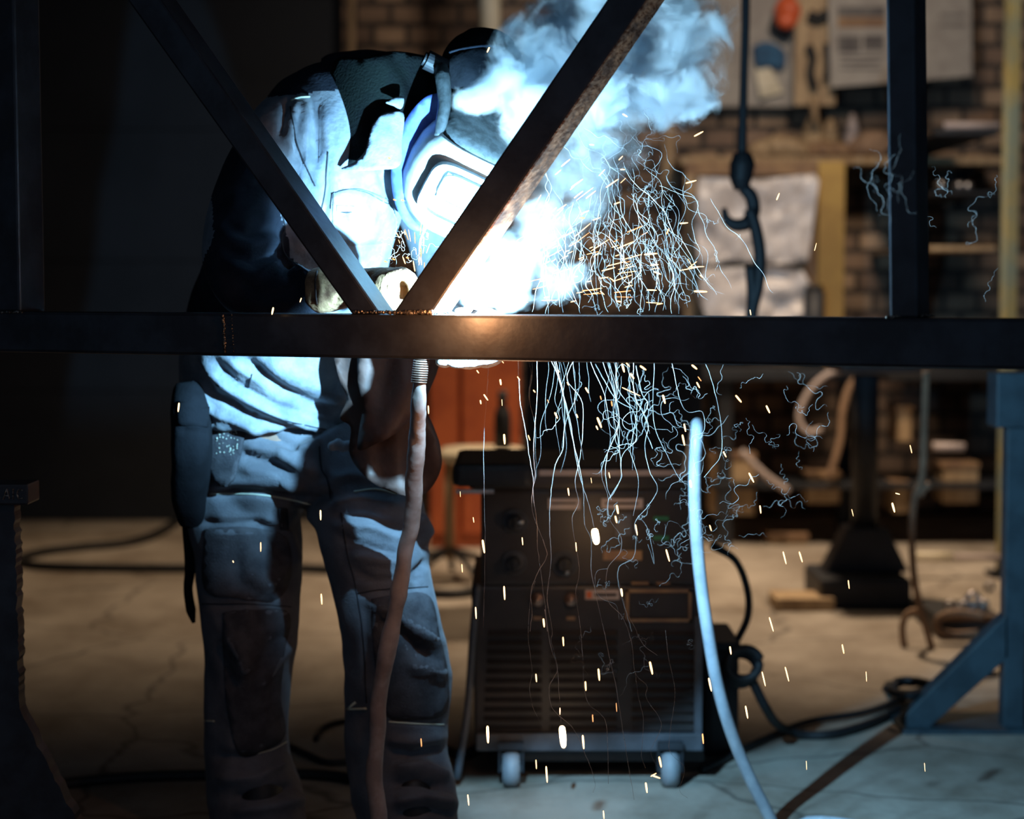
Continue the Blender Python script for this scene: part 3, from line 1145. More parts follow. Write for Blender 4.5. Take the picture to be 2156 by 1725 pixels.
def frame_quad(bm, cx, cz, w, h, y, t, d):
    """rounded window frame on the face"""
    outer, inner = [], []
    for k in range(32):
        q = 2 * math.pi * k / 32
        x = math.copysign(abs(math.cos(q)) ** .45, math.cos(q))
        z = math.copysign(abs(math.sin(q)) ** .45, math.sin(q))
        outer.append((cx + x * w, cz + z * h))
        inner.append((cx + x * (w - t), cz + z * (h - t)))
    vo = [bm.verts.new(H(x, y, z)) for x, z in outer]
    vi = [bm.verts.new(H(x, y, z)) for x, z in inner]
    wo = [bm.verts.new(H(x, y + d, z)) for x, z in outer]
    wi = [bm.verts.new(H(x, y + d, z)) for x, z in inner]
    n = 32
    for k in range(n):
        j = (k + 1) % n
        bm.faces.new((vo[k], vo[j], vi[j], vi[k]))
        bm.faces.new((vo[j], vo[k], wo[k], wo[j]))
        bm.faces.new((vi[k], vi[j], wi[j], wi[k]))
    bmesh.ops.recalc_face_normals(bm, faces=bm.faces)


bm = bmesh.new()
frame_quad(bm, 0, -.018, .086, .060, -.162, .010, .02)
obj('lens_frame', bm, m_mask, mask)
bm = bmesh.new()
frame_quad(bm, 0, -.006, .058, .030, -.161, .004, .012)
obj('lens_frame', bm, m_mask, mask)
bm = bmesh.new()
v4 = [bm.verts.new(H(x, -.157, z)) for x, z in ((-.055, -.035), (.055, -.035), (.055, 0.022), (-.055, 0.022))]
bm.faces.new(v4)
r = bmesh.ops.extrude_face_region(bm, geom=list(bm.faces))
for v in [g for g in r['geom'] if isinstance(g, bmesh.types.BMVert)]:
    v.co += Rm @ Vector((0, .005, 0))
obj('lens', bm, m_lens, mask)
# pivot knob and headgear band
bm = bmesh.new()
kc = P(909, 131, 4.02)
ax = (Rm @ Vector((-1, 0, 0)))
cyl(bm, kc - ax * .03, kc + ax * .012, .020, 20)
cyl(bm, kc + ax * .004, kc + ax * .018, .014, 20)
obj('pivot_knob', bm, m_black, mask)
bm = bmesh.new()
ball(bm, P(978, 226, 4.10), (.078, .085, .085), Rm, 24)
ball(bm, P(940, 200, 4.09), (.045, .06, .06), Rm, 18)
obj('headgear', bm, m_cap, mask, True)
tube('headgear_band', [kc - ax * .02, P(932, 160, 3.985), P(936, 215, 3.96), P(930, 255, 3.945), P(924, 288, 3.94)], [.014, .016, .013, .012, .010], m_maskdark, mask)
# neck guard: blue lined leather that hangs from the helmet's rim
def ng(Yc):
    return lambda u, v: P(u, v, Yc + .05 * ((u - 880) / 60) ** 2 * .2)


sheet('neck_guard', [(925, 195), (948, 230), (930, 290), (900, 330), (862, 372), (850, 420), (868, 460), (892, 486), (862, 480), (836, 440), (824, 385),
                     (826, 330), (838, 290), (862, 240), (895, 205)], ng(3.99), .006, m_liner, person, 12)
# head with cap
Rc = Matrix.Rotation(math.radians(14), 3, 'Y') @ Matrix.Rotation(math.radians(20), 3, 'X')
bm = bmesh.new()
cc = P(1016, 152, 4.08)
ball(bm, cc + Rc @ Vector((0, 0, 0)), (.088, .10, .088), Rc, 28)
ball(bm, cc + Rc @ Vector((0, .02, -.05)), (.095, .105, .075), Rc, 28)
me = remesh(bm, .006, 3)
folds(me, [([(985, 62), (1010, 80), (1020, 110)], 7, .003), ([(955, 105), (1000, 95), (1060, 108)], 5, -.003)], .002, (18, 18, 18))
capo = link('cap', me, m_cap, person)
cb = bvh_of(me)
stitch('cap_band', cb, [(948, 110), (985, 102), (1030, 97), (1062, 102)], .003, m_jdark, capo, .001, 6, 4.05)

bm = bmesh.new()
ball(bm, HC + Rm @ Vector((0, .03, .03)), (.072, .095, .110), Rm, 20)        # head
ball(bm, H(0, -.078, -.03), (.012, .018, .022), Rm, 10)
for sx_ in (-1, 1):
    ball(bm, H(.076 * sx_, .02, -.02), (.010, .02, .032), Rm, 10)
    ball(bm, H(.030 * sx_, -.070, .0), (.013, .010, .008), Rm, 10)
loft(bm, [(985, 290, 4.05, 50, .05), (900, 250, 4.15, 52, .055), (830, 230, 4.18, 60, .07), (760, 250, 4.18, 110, .09),
          (700, 350, 4.17, 135, .11), (660, 500, 4.21, 135, .12), (610, 650, 4.27, 130, .12), (575, 800, 4.33, 130, .12),
          (580, 900, 4.34, 135, .12), (600, 980, 4.35, 120, .11)])
loft(bm, [(c[0], c[1], c[2], c[3] * .62, c[4] * .62) for c in RARM] + [(720, 606, 3.87, 24, .024)])
loft(bm, [(c[0], c[1], c[2], c[3] * .62, c[4] * .62) for c in LARM])
loft(bm, [(c[0], c[1], c[2], c[3] * .62, c[4] * .62) for c in LLEG])
loft(bm, [(c[0], c[1], c[2], c[3] * .62, c[4] * .62) for c in RLEG])
me = remesh(bm, .010, 4)
link('body', me, m_skin, person)


# --- gloves
def finger(bm, pts, r0, r1):
    pp = catmull(pts, 4)
    n = len(pp)
    tube_mesh(bm, pp, [r0 + (r1 - r0) * i / (n - 1) for i in range(n)], 10)
    ball(bm, pp[-1], r1 * 1.02, seg=10)
    ball(bm, pp[0], r0, seg=10)


# right glove (left in the picture): cuff behind the left diagonal, fingers over the chord
bm = bmesh.new()
loft(bm, [(660, 612, 3.885, 46, .045), (690, 610, 3.875, 48, .046), (730, 606, 3.855, 40, .040), (765, 604, 3.84, 38, .034), (796, 606, 3.82, 42, .036), (824, 610, 3.79, 46, .042), (846, 614, 3.775, 40, .036)], power=2.3)
me = remesh(bm, .005, 3)
bm = bmesh.new()
bm.from_mesh(me)
for k, (dy, du, dv, L) in enumerate([(-.045, 0, -6, 1.0), (-.018, 4, -8, 1.08), (.008, 2, -4, 1.03), (.032, -4, 4, .86)]):
    Yb = 3.82 + dy * .8
    finger(bm, [P(822, 590 + dv, Yb - .02), P(850, 584 + dv, Yb - .03), P(822 + 46 * L, 606 + dv, Yb - .035), P(822 + 50 * L, 634 + dv, Yb - .035)], .0135, .0105)
finger(bm, [P(772, 632, 3.80), P(800, 640, 3.775), P(826, 641, 3.765), P(846, 640, 3.76)], .014, .010)
rg_me = bpy.data.meshes.new('glove')
bmesh.ops.recalc_face_normals(bm, faces=bm.faces)
bm2 = bm
me2 = remesh(bm2, .0045, 2)
folds(me2, [([(670, 575), (676, 610), (672, 645)], 5, .004), ([(700, 590), (720, 610), (705, 640)], 6, -.004), ([(818, 585), (812, 605), (820, 640)], 4, -.004)], .0018, (30, 30, 30))
gl = link('glove', me2, m_glove, person)
gb = bvh_of(me2)
stitch('cuff_edge', gb, [(668, 572), (664, 600), (668, 640)], .0022, m_apron, gl, .001, 5, 3.85)

# left glove (right in the picture): fist round the torch under the seam
bm = bmesh.new()
loft(bm, [(945, 690, 4.05, 48, .050), (948, 705, 3.97, 50, .048), (952, 712, 3.90, 50, .042), (955, 715, 3.84, 52, .036), (958, 716, 3.80, 50, .028)], power=2.4)
ball(bm, P(965, 712, 3.79), (.064, .034, .044))
ball(bm, P(1022, 712, 3.742), (.050, .030, .056))
ball(bm, P(985, 720, 3.745), (.060, .030, .052))
TORCH = [P(985, 650, 3.665), P(975, 668, 3.70), P(950, 700, 3.745), P(915, 725, 3.762), P(890, 748, 3.765), P(885, 757, 3.765)]
for k in range(4):
    f = k / 3
    u0 = 932 + 31 * k
    yv = 690 + (3 - k) * 3
    finger(bm, [P(u0, yv - 12, 3.80), P(u0 - 2, yv - 6, 3.735), P(u0 - 4, yv + 30, 3.725), P(u0, yv + 62 - (k == 3) * 8, 3.755), P(u0 + 4, yv + 58, 3.79)], .0125, .0105)
finger(bm, [P(905, 720, 3.83), P(900, 690, 3.79), P(922, 672, 3.75), P(950, 668, 3.735)], .015, .011)
me = remesh(bm, .0045, 2)
folds(me, [([(905, 762), (960, 770), (1010, 766)], 5, .004)], .002, (30, 30, 30))
link('glove', me, m_gauntlet, person)
rebase(person)

# ---- torch with its cable ---------------------------------------------------
torch = thing('welding_torch', 'welding torch gripped under the seam, its thick leather-sleeved cable hanging before the trousers', 'welding torch', tuple(P(885, 757, 3.77)))
tube('torch_neck', TORCH[:4], .007, m_spring, torch)
tube('torch_handle', TORCH[2:], [.012, .015, .015, .014], m_black, torch)
bm = bmesh.new()
cyl(bm, P(990, 643, 3.65), P(983, 655, 3.672), .009, 16)
obj('nozzle', bm, m_spring, torch, True)
bm = bmesh.new()
pts = []
a, b = P(888, 752, 3.765), P(882, 806, 3.768)
for i in range(11 * 16 + 1):
    k = i / (11 * 16)
    q = k * 11 * 2 * math.pi
    c = a.lerp(b, k)
    pts.append(c + Vector((math.cos(q), math.sin(q), 0)) * .0140)
tube_mesh(bm, pts, .0017, 6)
obj('strain_relief_spring', bm, m_spring, torch, True)
bm = bmesh.new()
cyl(bm, a, b, .0105, 14)
obj('inner_sleeve', bm, m_apron, torch, True)
CABLE = [(883, 800, 3.768), (881, 850, 3.79), (879, 900, 3.83), (876, 950, 3.87), (872, 1030, 3.92), (864, 1110, 3.96), (850, 1180, 3.985),
         (838, 1250, 4.0), (826, 1320, 4.01), (812, 1390, 4.02), (800, 1470, 4.03), (794, 1550, 4.035), (788, 1630, 4.04), (798, 1725, 4.04), (812, 1850, 4.04)]
cr = [13.5, 15, 17, 18, 18, 17, 17, 19, 18, 19, 17, 18, 18, 19, 19]
rr = [M(a, 3.98) for a in cr]
cab = tube('cable_sleeve', [P(*c) for c in CABLE], rr, m_hoseleather, torch, 16, 8)
me = cab.data
co, no = arrays(me)
d = np.array([noise.noise(Vector((c[0] * 30, c[1] * 30, c[2] * 14))) * .004 + noise.noise(Vector((c[0] * 60, c[1] * 60, c[2] * 40))) * .0015 for c in co])
me.vertices.foreach_set('co', (co + no * d[:, None]).ravel())
me.update()
end = P(*CABLE[-1])
tube('cable_tail', [end + Vector((0, .005, .04)), Vector((end.x + .03, 4.04, .05)), Vector((end.x + .16, 4.03, .022)), Vector((end.x + .5, 4.05, .02)), Vector((end.x + 1.2, 4.0, .02))], .017, m_black, torch, 10)
rebase(torch)

# ---- grey hose that hangs in front of the power source ----------------------
HS = [(1468, 905, 4.47), (1463, 990, 4.45), (1464, 1080, 4.44), (1470, 1170, 4.44), (1480, 1260, 4.44), (1492, 1340, 4.44), (1508, 1430, 4.45),
      (1532, 1520, 4.47), (1566, 1610, 4.50), (1610, 1700, 4.53), (1665, 1800, 4.56)]
hz = thing('gas_hose', 'pale grey hose curving down in front of the welding machine to the floor', 'hose', tuple(P(1468, 905, 4.47)))
pts = [P(*c) for c in HS]
e = pts[-1]
pts += [Vector((e.x + .04, e.y, .025)), Vector((e.x + .3, e.y - .08, .018)), Vector((e.x + .8, e.y - .2, .018))]
pre = [P(1440, 1010, 5.1), P(1452, 960, 4.9), P(1466, 900, 4.62)]
tube('tube', pre + pts, M(13.5, 4.45), m_hose, hz, 14)
rebase(hz)
tag(hz, hz['label'], 'hose')

# ================================================================== welding power source on its trolley
YM = 5.02
wm = thing('welding_machine', 'black industrial welding power source with louvred front on a wheeled trolley', 'welding machine', (P(1240, 1600, YM).x, YM, 0))


def mpt(u, v, d=0.0):
    return P(u, v, YM - d)


bm = bmesh.new()
a, b = P(1012, 1234, YM), P(1474, 1030, YM)
box(bm, (a.x, YM, a.z), (b.x, YM + .55, b.z), .012)
body = obj('control_panel', bm, m_mach, wm)
bm = bmesh.new()
q = [P(992, 1234, YM), P(1476, 1234, YM), P(1478, 1580, YM), P(1000, 1580, YM)]
prism(bm, q, (0, .58, 0), .008)
obj('lower_housing', bm, m_mach, wm)
pxbox('top_lid', 985, 985, 1470, 1032, YM - .01, .56, m_mach, wm, .015)
pxbox('lid_trim', 1135, 990, 1448, 1002, YM - .016, .01, m_label, wm, .001)
# carrying handle / tray at the upper left
bm = bmesh.new()
a, b = P(952, 1026, YM - .12), P(1120, 978, YM - .12)
box(bm, (a.x, YM - .12, a.z), (b.x, YM + .35, b.z), .018)
obj('tray', bm, m_black, wm)
pxbox('tray_lip', 960, 1032, 1040, 1040, YM - .10, .02, m_chrome, wm, .001)
# labels
lb = pxbox('label_plate', 1154, 1050, 1222, 1073, YM - .005, .006, m_label, wm, .0008)
pxbox('print_line', 1160, 1058, 1214, 1062, YM - .007, .002, m_mach, lb, 0)
lb = pxbox('label_plate', 1266, 1050, 1354, 1071, YM - .005, .006, m_label, wm, .0008)
pxbox('print_line', 1274, 1058, 1344, 1063, YM - .007, .002, m_mach, lb, 0)
lb = pxbox('label_plate', 1232, 1243, 1304, 1263, YM - .006, .007, m_label, wm, .0008)
pxbox('print_square', 1235, 1246, 1246, 1260, YM - .008, .002, m_orange, lb, 0)
pxbox('print_line', 1252, 1250, 1298, 1256, YM - .008, .002, m_mach, lb, 0)
pxbox('display', 1296, 1082, 1330, 1128, YM - .004, .006, m_mach2, wm, .001)
pxbox('label_plate', 1270, 1160, 1352, 1180, YM - .004, .005, m_printb, wm, .0008)
for v in (1092, 1133):
    pxbox('green_mark', 1376, v - 4, 1408, v + 4, YM - .003, .004, m_green, wm, 0)
# knobs
for (u, v, rpx) in [(1085, 1098, 25), (1083, 1184, 24), (1190, 1186, 26)]:
    c = P(u, v, YM)
    r = M(rpx, YM)
    bm = bmesh.new()
    cyl(bm, c, c + Vector((0, -.006, 0)), r, 32)
    for f in list(bm.faces):
        pass
    ring = []
    for k in range(33):
        q = 2 * math.pi * k / 32
        ring.append(c + Vector((math.cos(q) * r, -.008, math.sin(q) * r)))
    tube_mesh(bm, ring, .0022, 6)
    dial = obj('dial', bm, m_mach2, wm, True)
    bm = bmesh.new()
    cyl(bm, c + Vector((0, -.004, 0)), c + Vector((0, -.034, 0)), r * .62, 24, r * .52)
    box(bm, c + Vector((-.004, -.040, -r * .5)), c + Vector((.004, -.030, r * .5)), .001)
    obj('knob', bm, m_black, dial, False)
c = P(1193, 1203, YM)
bm = bmesh.new()
ball(bm, c + Vector((0, -.012, 0)), .008, seg=12)
obj('toggle', bm, m_chrome, wm, True)
c = P(1095, 1096, YM)
bm = bmesh.new()
ball(bm, c + Vector((0, -.038, 0)), (.010, .005, .005), seg=12)
obj('toggle', bm, m_chrome, wm, True)
# sockets
for u in (1132, 1202):
    c = P(u, 1262, YM)
    bm = bmesh.new()
    cyl(bm, c, c + Vector((0, -.014, 0)), .016, 20)
    cyl(bm, c + Vector((0, -.014, 0)), c + Vector((0, -.018, 0)), .009, 16)
    obj('socket', bm, m_spring, wm, True)
    pxbox('socket_mark', u - 9, 1299, u + 9, 1306, YM - .003, .004, m_printb, wm, 0)
# framed plate
bm = bmesh.new()
for (u0, v0, u1, v1) in [(1318, 1242, 1456, 1248), (1318, 1304, 1456, 1310), (1318, 1242, 1324, 1310), (1450, 1242, 1456, 1310)]:
    a, b = P(u0, v1, YM - .008), P(u1, v0, YM - .008)
    box(bm, (a.x, YM - .008, a.z), (b.x, YM + .002, b.z))
obj('plate_frame', bm, m_printb, wm)
pxbox('data_plate', 1325, 1249, 1449, 1303, YM - .003, .004, m_mach2, wm, 0).data.materials[0] = m_mach
bm = bmesh.new()
for (u0, u1) in ((1330, 1366), (1382, 1410)):
    a, b = P(u0, 1231, YM - .004), P(u1, 1226, YM - .004)
    box(bm, (a.x, YM - .004, a.z), (b.x, YM, b.z))
obj('trim_strips', bm, m_printb, wm)
# louvres in three bays
for (u0, u1) in ((1030, 1140), (1158, 1298), (1330, 1462)):
    bm = bmesh.new()
    for k in range(11):
        v = 1328 + k * 20
        a, b = P(u0 - (k * 1.2 if u0 < 1100 else 0), v + 11, YM), P(u1, v, YM)
        p = [Vector((a.x, YM, a.z)), Vector((b.x, YM, a.z)), Vector((b.x, YM - .014, a.z + .003)), Vector((a.x, YM - .014, a.z + .003))]
        top = [Vector((a.x, YM, b.z)), Vector((b.x, YM, b.z))]
        vs = [bm.verts.new(x) for x in p] + [bm.verts.new(x) for x in top]
        bm.faces.new((vs[0], vs[1], vs[2], vs[3]))
        bm.faces.new((vs[3], vs[2], vs[5], vs[4]))
        bm.faces.new((vs[0], vs[3], vs[4]))
        bm.faces.new((vs[1], vs[5], vs[2]))
    obj('louvre_bay', bm, m_mach2 if False else m_mach, wm)
pxbox('side_rail', 1462, 1300, 1480, 1580, YM - .02, .03, m_mach2, wm, .003)
pxbox('bottom_rail', 1003, 1546, 1480, 1582, YM - .03, .05, m_mach2, wm, .003)
tube('frame_tube', [P(1006, 1230, YM - .02), P(996, 1330, YM - .02), P(984, 1500, YM - .03), P(962, 1640, YM - .04)], M(8, YM), m_mach2, wm, 10)
# trolley: axle beam, cross plate, four casters
bm = bmesh.new()
a, b = P(1050, 1598, YM + .05), P(1480, 1582, YM + .05)
box(bm, (a.x, YM + .02, a.z), (b.x, YM + .12, b.z + .02), .003)
obj('axle_beam', bm, m_dark, wm)
mkbox('axle_beam', (a.x, YM + .42, a.z), (b.x, YM + .52, b.z + .02), m_dark, wm, .003)
for (u, yy) in ((1076, 0), (1412, 0), (1076, .45), (1412, .45)):
    c = P(u, 1643, YM - .06)
    c = Vector((c.x, YM - .03 + yy, .047))
    bm = bmesh.new()
    cyl(bm, c + Vector((-.021, 0, 0)), c + Vector((.021, 0, 0)), .047, 28)
    bmesh.ops.bevel(bm, geom=[e for e in bm.edges if len(e.link_faces) == 2 and any(len(f.verts) > 6 for f in e.link_faces)], offset=.006, segments=2, affect='EDGES')
    wh = obj('caster', bm, m_wheel, wm, True)
    bm = bmesh.new()
    cyl(bm, c + Vector((-.03, 0, 0)), c + Vector((.03, 0, 0)), .008, 12)
    obj('axle', bm, m_chrome, wh, True)
    bm = bmesh.new()
    box(bm, (c.x - .032, c.y - .02, .04), (c.x - .026, c.y + .02, .115), .001)
    box(bm, (c.x + .026, c.y - .02, .04), (c.x + .032, c.y + .02, .115), .001)
    box(bm, (c.x - .032, c.y - .03, .100), (c.x + .032, c.y + .03, .118), .001)
    obj('fork', bm, m_dark, wh)
rebase(wm)

# gas bottle-like dark cylinder and coiled lead beside the machine
t = thing('dark_toolbox', 'low black box standing behind the right side of the welding machine', 'box', (P(1520, 1500, 5.4).x, 5.4, 0))
mkbox('body', (P(1482, 1600, 5.3).x, 5.3, 0), (P(1556, 1600, 5.3).x, 5.6, P(0, 1370, 5.3).z), m_black, t, .02)
mkbox('lid', (P(1480, 1600, 5.3).x, 5.29, P(0, 1370, 5.3).z), (P(1558, 1600, 5.3).x, 5.61, P(0, 1352, 5.3).z), m_dark, t, .01)
rebase(t)
pts = []
for k in range(60):
    q = 2 * math.pi * k / 20
    pts.append(P(1556 + 34 * math.cos(q) + k * .2, 1410 + 32 * math.sin(q) - (k // 20) * 6, 5.22 - (k // 20) * .02))
t = tube('coiled_lead', pts, .012, m_black, None, 8, 2)
tag(t, 'black lead coiled in loops at the right side of the welding machine', 'cable')
t = tube('hanging_cable', [P(1500, 1150, 5.3), P(1548, 1180, 5.35), P(1573, 1240, 5.4), P(1574, 1300, 5.4), P(1545, 1362, 5.35)], .010, m_black)
tag(t, 'thin black cable arching out of the machine above the coiled lead', 'cable')
t = tube('floor_cable', [P(1580, 1425, 5.2), P(1612, 1490, 5.25), P(1640, 1528, 5.45)] + [G(u, v, .014) for u, v in ((1690, 1548), (1760, 1545), (1840, 1520), (1900, 1490), (1960, 1460), (2040, 1440))], .013, m_black)
tag(t, 'black cable sagging from the coil and running right over the floor', 'cable')
t = tube('floor_cable', [G(u, v, .014) for u, v in ((1480, 1620), (1600, 1560), (1700, 1520), (1820, 1500), (1900, 1470), (1990, 1430), (2100, 1420))], .010, m_black)
tag(t, 'thin dark lead on the floor behind the sagging cable', 'cable')
rnd = random.Random(11)
pts = []
for k in range(40):
    q = k * .72
    pts.append(G(1915 + 42 * math.cos(q) + rnd.uniform(-10, 10), 1450 + 14 * math.sin(q) + rnd.uniform(-5, 5), .015 + k * .0022))
t = tube('cable_pile', pts, .011, m_black, None, 8, 3)
tag(t, 'tangled pile of dark cable beside the foot of the blue stand', 'cable')

# cables on the floor at the left
t = tube('floor_cable', [G(u, v, .02) for u, v in ((400, 1075), (340, 1118), (270, 1142), (160, 1153), (80, 1164), (42, 1178), (70, 1190), (180, 1195), (400, 1197), (640, 1197), (760, 1208), (880, 1243), (960, 1250), (1040, 1235))], .020, m_black)
tag(t, 'black cable doubling back in a long loop on the far floor left of the legs', 'cable')
t = tube('floor_cable', [G(u, v, .014) for u, v in ((60, 1668), (130, 1652), (240, 1640), (340, 1634), (440, 1632), (620, 1630), (700, 1634), (760, 1644), (840, 1660))], .014, m_black)
tag(t, 'black cable lying just behind the welder, passing both legs', 'cable')
t = tube('cord_offcut', [G(u, v, .009) for u, v in ((664, 1556), (676, 1535), (705, 1522), (748, 1516))], .008, m_black)
tag(t, 'short curved cord offcut on the floor between the legs, the farther one', 'cord', 'cord scraps between the legs')
t = tube('cord_offcut', [G(u, v, .009) for u, v in ((608, 1570), (650, 1590), (690, 1606), (742, 1604))], .009, m_black)
tag(t, 'short thick cord offcut on the floor between the legs, the nearer one', 'cord', 'cord scraps between the legs')
t = tube('dark_lead', [G(u, v, .012) for u, v in ((880, 1592), (930, 1578), (975, 1590), (1010, 1570), (1060, 1560))], .014, m_black)
tag(t, 'dark lead lying on the floor between the right leg and the machine', 'cable')

# ================================================================== background
# stool
YS = 8.5
cs = P(1015, 955, YS)
t = thing('stool', 'round cream-topped workshop stool behind the welding machine', 'stool', (cs.x, YS, 0))
bm = bmesh.new()
cyl(bm, (cs.x, YS, cs.z - .035), (cs.x, YS, cs.z + .025), .185, 32)
bmesh.ops.bevel(bm, geom=[e for e in bm.edges if any(len(f.verts) > 8 for f in e.link_faces)], offset=.015, segments=2, affect='EDGES')
obj('seat', bm, m_cream, t, True)
bm = bmesh.new()
px_ = P(946, 1000, YS).x
cyl(bm, (px_, YS, .10), (px_, YS, cs.z - .03), .022, 14)
obj('post', bm, m_wood, t, True)
for k in range(5):
    q = 2 * math.pi * k / 5 + .3
    bm = bmesh.new()
    tube_mesh(bm, [Vector((px_, YS, .14)), Vector((px_ + .12 * math.cos(q), YS + .12 * math.sin(q), .10)), Vector((px_ + .24 * math.cos(q), YS + .24 * math.sin(q), .02))], .014, 8)
    obj('leg', bm, m_dark, t, True)
rebase(t)
c = P(1058, 940, YS - .05)
t = thing('dark_bottle', 'dark bottle standing on the cream stool seat', 'bottle', (c.x, c.y, cs.z + .025))
bm = bmesh.new()
z0 = cs.z + .026
prof = [(0, .030), (.01, .036), (.13, .036), (.16, .030), (.185, .018), (.20, .018), (.205, .022), (.225, .022)]
rs = [[bm.verts.new((c.x + r * math.cos(q), c.y + r * math.sin(q), z0 + z)) for q in (2 * math.pi * k / 20 for k in range(20))] for z, r in prof]
for a, b in zip(rs, rs[1:]):
    for k in range(20):
        bm.faces.new((a[k], a[(k + 1) % 20], b[(k + 1) % 20], b[k]))
bm.faces.new(rs[0][::-1])
bm.faces.new(rs[-1])
obj('body', bm, m_black, t, True)
bm = bmesh.new()
cyl(bm, (c.x, c.y, z0 + .222), (c.x, c.y, z0 + .245), .020, 16)
obj('cap', bm, m_dark, t, True)
rebase(t)
# orange cabinet
YO = 9.6
a, b = P(905, 1090, YO), P(1096, 700, YO)
t = thing('orange_cabinet', 'tall orange metal cabinet behind the cream stool', 'cabinet', ((a.x + b.x) / 2, YO + .2, 0))
mkbox('body', (a.x, YO, 0.0), (b.x, YO + .45, b.z), m_orange, t, .01)
mx_ = P(968, 0, YO).x
d1 = mkbox('door', (a.x + .01, YO - .022, .07), (mx_ - .012, YO - .001, b.z - .02), m_orange, t, .004)
d2 = mkbox('door', (mx_ + .012, YO - .022, .07), (b.x - .01, YO - .001, b.z - .02), m_orange, t, .004)
mkbox('handle', (mx_ - .05, YO - .05, 1.0), (mx_ - .03, YO - .022, 1.12), m_black, d1, .003)
mkbox('handle', (mx_ + .03, YO - .05, 1.0), (mx_ + .05, YO - .022, 1.12), m_black, d2, .003)
rebase(t)
# dark machine bodies behind the smoke trails
YD = 7.4
a, b = P(1105, 1250, YD), P(1480, 700, YD)
t = thing('dark_cabinet', 'tall black cabinet directly behind the welding machine', 'cabinet', ((a.x + b.x) / 2, YD + .2, 0))
mkbox('body', (a.x, YD, 0), (b.x, YD + .5, b.z), m_dark, t, .015)
mkbox('door', (a.x + .03, YD - .02, .08), (b.x - .03, YD - .001, b.z - .04), m_door, t, .006)
mkbox('handle', (b.x - .10, YD - .05, .9), (b.x - .08, YD - .02, 1.05), m_black, t, .003)
rebase(t)
# pillar drill with a heavy foot
YP = 7.9
c = P(1828, 1200, YP)
t = thing('pillar_drill', 'black pillar drill column with a heavy foot on the far floor', 'drill', (c.x, YP, 0))
a, b = P(1715, 1290, YP), P(1905, 1225, YP)
mkbox('foot', (a.x, YP - .15, 0), (b.x, YP + .3, max(b.z, .12)), m_dark, t, .02)
bm = bmesh.new()
a = P(1828, 1225, YP)
prism(bm, [Vector((a.x - .17, YP + .02, .12)), Vector((a.x + .17, YP + .02, .12)), Vector((a.x + .08, YP + .02, .30)), Vector((a.x - .08, YP + .02, .30))], (0, .16, 0), .01)
obj('gusset', bm, m_dark, t)
bm = bmesh.new()
cyl(bm, (a.x, YP + .1, .28), (a.x, YP + .1, 1.05), .052, 20)
obj('column', bm, m_dark, t, True)
bm = bmesh.new()
box(bm, (a.x - .15, YP - .16, .92), (a.x + .18, YP + .2, 1.10), .04)
obj('head', bm, m_dark, t)
rebase(t)
# pale offcut lying in front of the drill
a = G(1650, 1272, .03)
t = tag(mkbox('wood_offcut', (a.x - .03, a.y, 0), (a.x + .20, a.y + .22, .05), m_wood, None, .004), 'pale wood offcut lying left of the drill foot', 'plank')
# long low bench of dark junk along the back wall
YB = 9.6
a, b = P(1480, 800, YB), P(2140, 780, YB)
t = thing('workbench', 'long dark workbench along the brick wall at the right', 'workbench', ((a.x + b.x) / 2, YB + .3, 0))
mkbox('worktop', (a.x, YB, b.z - .05), (b.x + .6, YB + .7, b.z + .01), m_dark, t, .006)
for x in (a.x + .08, (a.x + b.x) / 2, b.x + .3):
    for y in (YB + .05, YB + .6):
        mkbox('leg', (x, y, 0), (x + .07, y + .07, b.z - .05), m_dark, t, .004)
mkbox('shelf', (a.x + .05, YB + .04, .28), (b.x + .5, YB + .6, .31), m_dark, t, .004)
rebase(t)
bench_top = b.z + .01
rnd = random.Random(21)
crates = [(1500, 1085, 1590, 960, 'brown box under the bench, leftmost'), (1700, 1060, 1770, 1000, 'small brown block under the bench left of the drill column'),
          (1620, 1200, 1700, 1130, 'brown crate on the floor under the bench left of the drill'), (1880, 1080, 1915, 1020, 'upright brown block just right of the drill column'),
          (1985, 1060, 2060, 980, 'dark brown box under the bench near the blue stand'), (1890, 930, 1920, 860, 'narrow brown box on the bench right of the drill head')]
for (u0, v1, u1, v0, lab) in crates:
    t = thing('storage_box', lab, 'box', tuple(P((u0 + u1) / 2, v1, YB + .1)), 'boxes around the dark workbench')
    pxbox('body', u0, v0, u1, v1, YB + .1, .25, m_wood, t, .006)
    pxbox('lid', u0 - 3, v0 - 5, u1 + 3, v0 + 6, YB + .09, .27, m_printb, t, .003)
    rebase(t)
# hoses hanging over the bench
for i, (pts, m, lab, r) in enumerate([
    ([(1790, 775), (1740, 790), (1700, 830), (1682, 880), (1700, 910), (1730, 905)], m_label, 'pale hose hooked in a half loop under the chord, left of the drill', .016),
    ([(1870, 775), (1800, 800), (1775, 860), (1768, 930), (1745, 1010)], m_rope, 'tan hose drooping past the drill head', .018),
    ([(1560, 950), (1610, 1000), (1660, 1035)], m_label, 'short pinkish hose lying in front of the dark bench legs', .018)]):
    t = tube('hanging_hose', [P(u, v, 9.583) for u, v in pts], r, m)
    tag(t, lab, 'hose')
